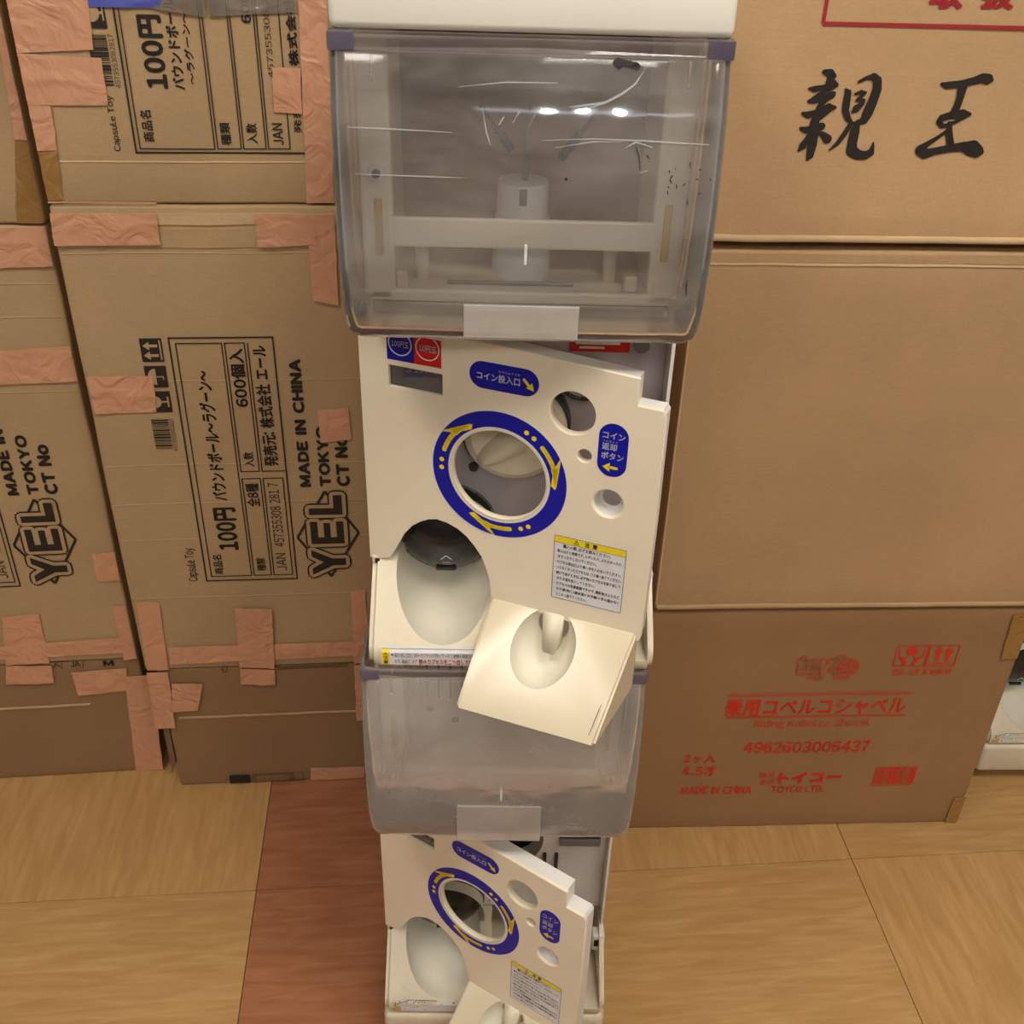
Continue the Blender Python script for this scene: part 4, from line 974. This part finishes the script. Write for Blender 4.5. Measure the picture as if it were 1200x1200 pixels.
        # ink blot, scratches and film creases on the hood, with painted reflection highlights
        rnd = random.Random(12); p = Print()
        def hood_y(z):
            for (z0_, y0_, *_a), (z1_, y1_, *_b) in zip(lv[1:], lv[2:]):
                if z0_ <= z <= z1_: return y0_ + (y1_ - y0_) * (z - z0_) / max(z1_ - z0_, 1e-6)
            return 0
        for k in range(16): p.disc(.0735 + .011 * (rnd.random() - .5) * 1.6, .6105 + .003 * (rnd.random() - .5), .0016 + .0015 * rnd.random(), 8)
        for k in range(14):
            x_ = .11 + .035 * rnd.random(); z_ = .51 + .03 * rnd.random(); p.brush([(x_, z_, .0006), (x_ + .004 * (rnd.random() - .5), z_ + .005 * (rnd.random() - .2), .0010)])
        p.brush([(.0835, .553, .0006), (.0865, .545, .0008), (.0875, .537, .0004)]); p.brush([(.0925, .547, .001), (.0945, .5445, .0004)]); p.disc(.030, .528, .0012, 8); p.brush([(.1345, .436, .0006), (.1335, .446, .001), (.134, .450, .0005)])
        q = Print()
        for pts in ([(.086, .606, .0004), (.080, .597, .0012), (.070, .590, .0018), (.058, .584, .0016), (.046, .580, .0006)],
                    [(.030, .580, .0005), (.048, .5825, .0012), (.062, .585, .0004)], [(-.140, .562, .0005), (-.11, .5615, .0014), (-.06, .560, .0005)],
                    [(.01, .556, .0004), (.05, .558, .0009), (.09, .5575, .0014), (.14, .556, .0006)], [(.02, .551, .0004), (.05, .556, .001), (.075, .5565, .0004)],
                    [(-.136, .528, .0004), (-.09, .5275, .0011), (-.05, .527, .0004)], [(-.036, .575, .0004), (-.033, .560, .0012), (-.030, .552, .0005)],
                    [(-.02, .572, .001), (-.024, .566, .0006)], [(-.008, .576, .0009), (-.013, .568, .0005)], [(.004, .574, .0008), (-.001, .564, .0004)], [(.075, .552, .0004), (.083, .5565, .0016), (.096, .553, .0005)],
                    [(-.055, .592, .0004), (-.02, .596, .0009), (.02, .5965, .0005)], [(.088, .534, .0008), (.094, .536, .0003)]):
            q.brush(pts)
        q.build('film_creases_highlights', MAT['crease'], hopper, lambda a, b_: (a, hood_y(b_) - .0010, b_), True)
        p.build('ink_marks', MAT['ink'], hopper, lambda a, b_: (a, hood_y(b_) - .0012, b_))
    else:
        b = bmesh.new()
        for k in range(12): box(b, -.100 + k * .0155, -.098 + k * .0155, .2030, .2055, .400, .560)
        obj('vent_slots', b, MAT['dark'], bp_)
        b = bmesh.new()
        for x_, y_ in ((-.095, .19), (-.02, .19), (.06, .19), (-.06, .17)): cyl(b, (x_, y_, .392), (x_, y_, .3928), .005, seg=16)
        obj('floor_holes', b, MAT['grey'], root)
        for s_ in (-1, 1): b = bmesh.new(); cyl(b, (s_ * .126, .03, .40), (s_ * .100, .19, .50), .0012, seg=8); cyl(b, (s_ * .136, .02, .40), (s_ * .11, .19, .52), .0012, seg=8); obj('moulded_rib', b, MAT['slip'], root)
    if lid:
        b = bmesh.new(); box(b, -.1535, .1535, -.001, .34, .6290, .676, .006, 3); o = obj('lid', b, MAT['lid'], root); autosmooth(o)
        b = bmesh.new(); box(b, -.135, .135, .02, .32, .676, .681, .003); obj('lid_top', b, MAT['cream'], root)
        b = bmesh.new(); box(b, -.148, .148, .21, .335, .38, .63, .004); obj('rear_housing', b, MAT['white'], root)
    else:
        b = bmesh.new(); box(b, -.148, .148, .212, .335, .38, .628, .004); obj('rear_housing', b, MAT['white'], root)
    return root

def build_stand(label, loc, rz, h=.088):
    st = tag(empty('wheeled_stand', (loc[0], loc[1], 0), rz), label, 'stand')
    b = bmesh.new(); box(b, -.154, .154, -.003, .335, .026, h - .002, .010, 3); o = obj('plinth', b, MAT['cream_d'], st); autosmooth(o)
    for x_ in (-.128, .128):
        for y_ in (.035, .30):
            b = bmesh.new(); cyl(b, (x_ - .009, y_, .017), (x_ + .009, y_, .017), .017, seg=24); w_ = obj('caster_wheel', b, MAT['black'], st); autosmooth(w_)
            b = bmesh.new(); box(b, x_ - .012, x_ + .012, y_ - .010, y_ + .010, .020, .030, .002); obj('caster_bracket', b, MAT['dark'], w_)
    return st

YAW = R(1.2)
build_unit('capsule_machine', 'upper unit of the capsule vending machine, cleaner cream door ajar, clear hopper on top', (.004, .8725, .722), YAW, math.radians(20.9), False, 'u', True, 'knob')
build_unit('capsule_machine', 'lower, grimier unit of the capsule vending machine, door hanging further open under its hazy hopper', (-.003, .8725, .092), YAW, math.radians(32.6), True, 'l', False, 'none')
build_stand('cream wheeled stand under the two unit capsule machine in the middle', (-.003, .8725), YAW, .092)
B = onz(1153, 873, .094)
b3 = (B.x + .154 * math.cos(R(3)), B.y + .154 * math.sin(R(3)))
build_unit('capsule_machine', 'scuffed capsule machine at the right edge, only its foot showing beyond the red lettered box', (b3[0], b3[1], .094), R(3), None, True, 'l', True, 'none')
build_stand('cream wheeled stand peeping out at the right edge behind the red lettered box', b3, R(3), .094)
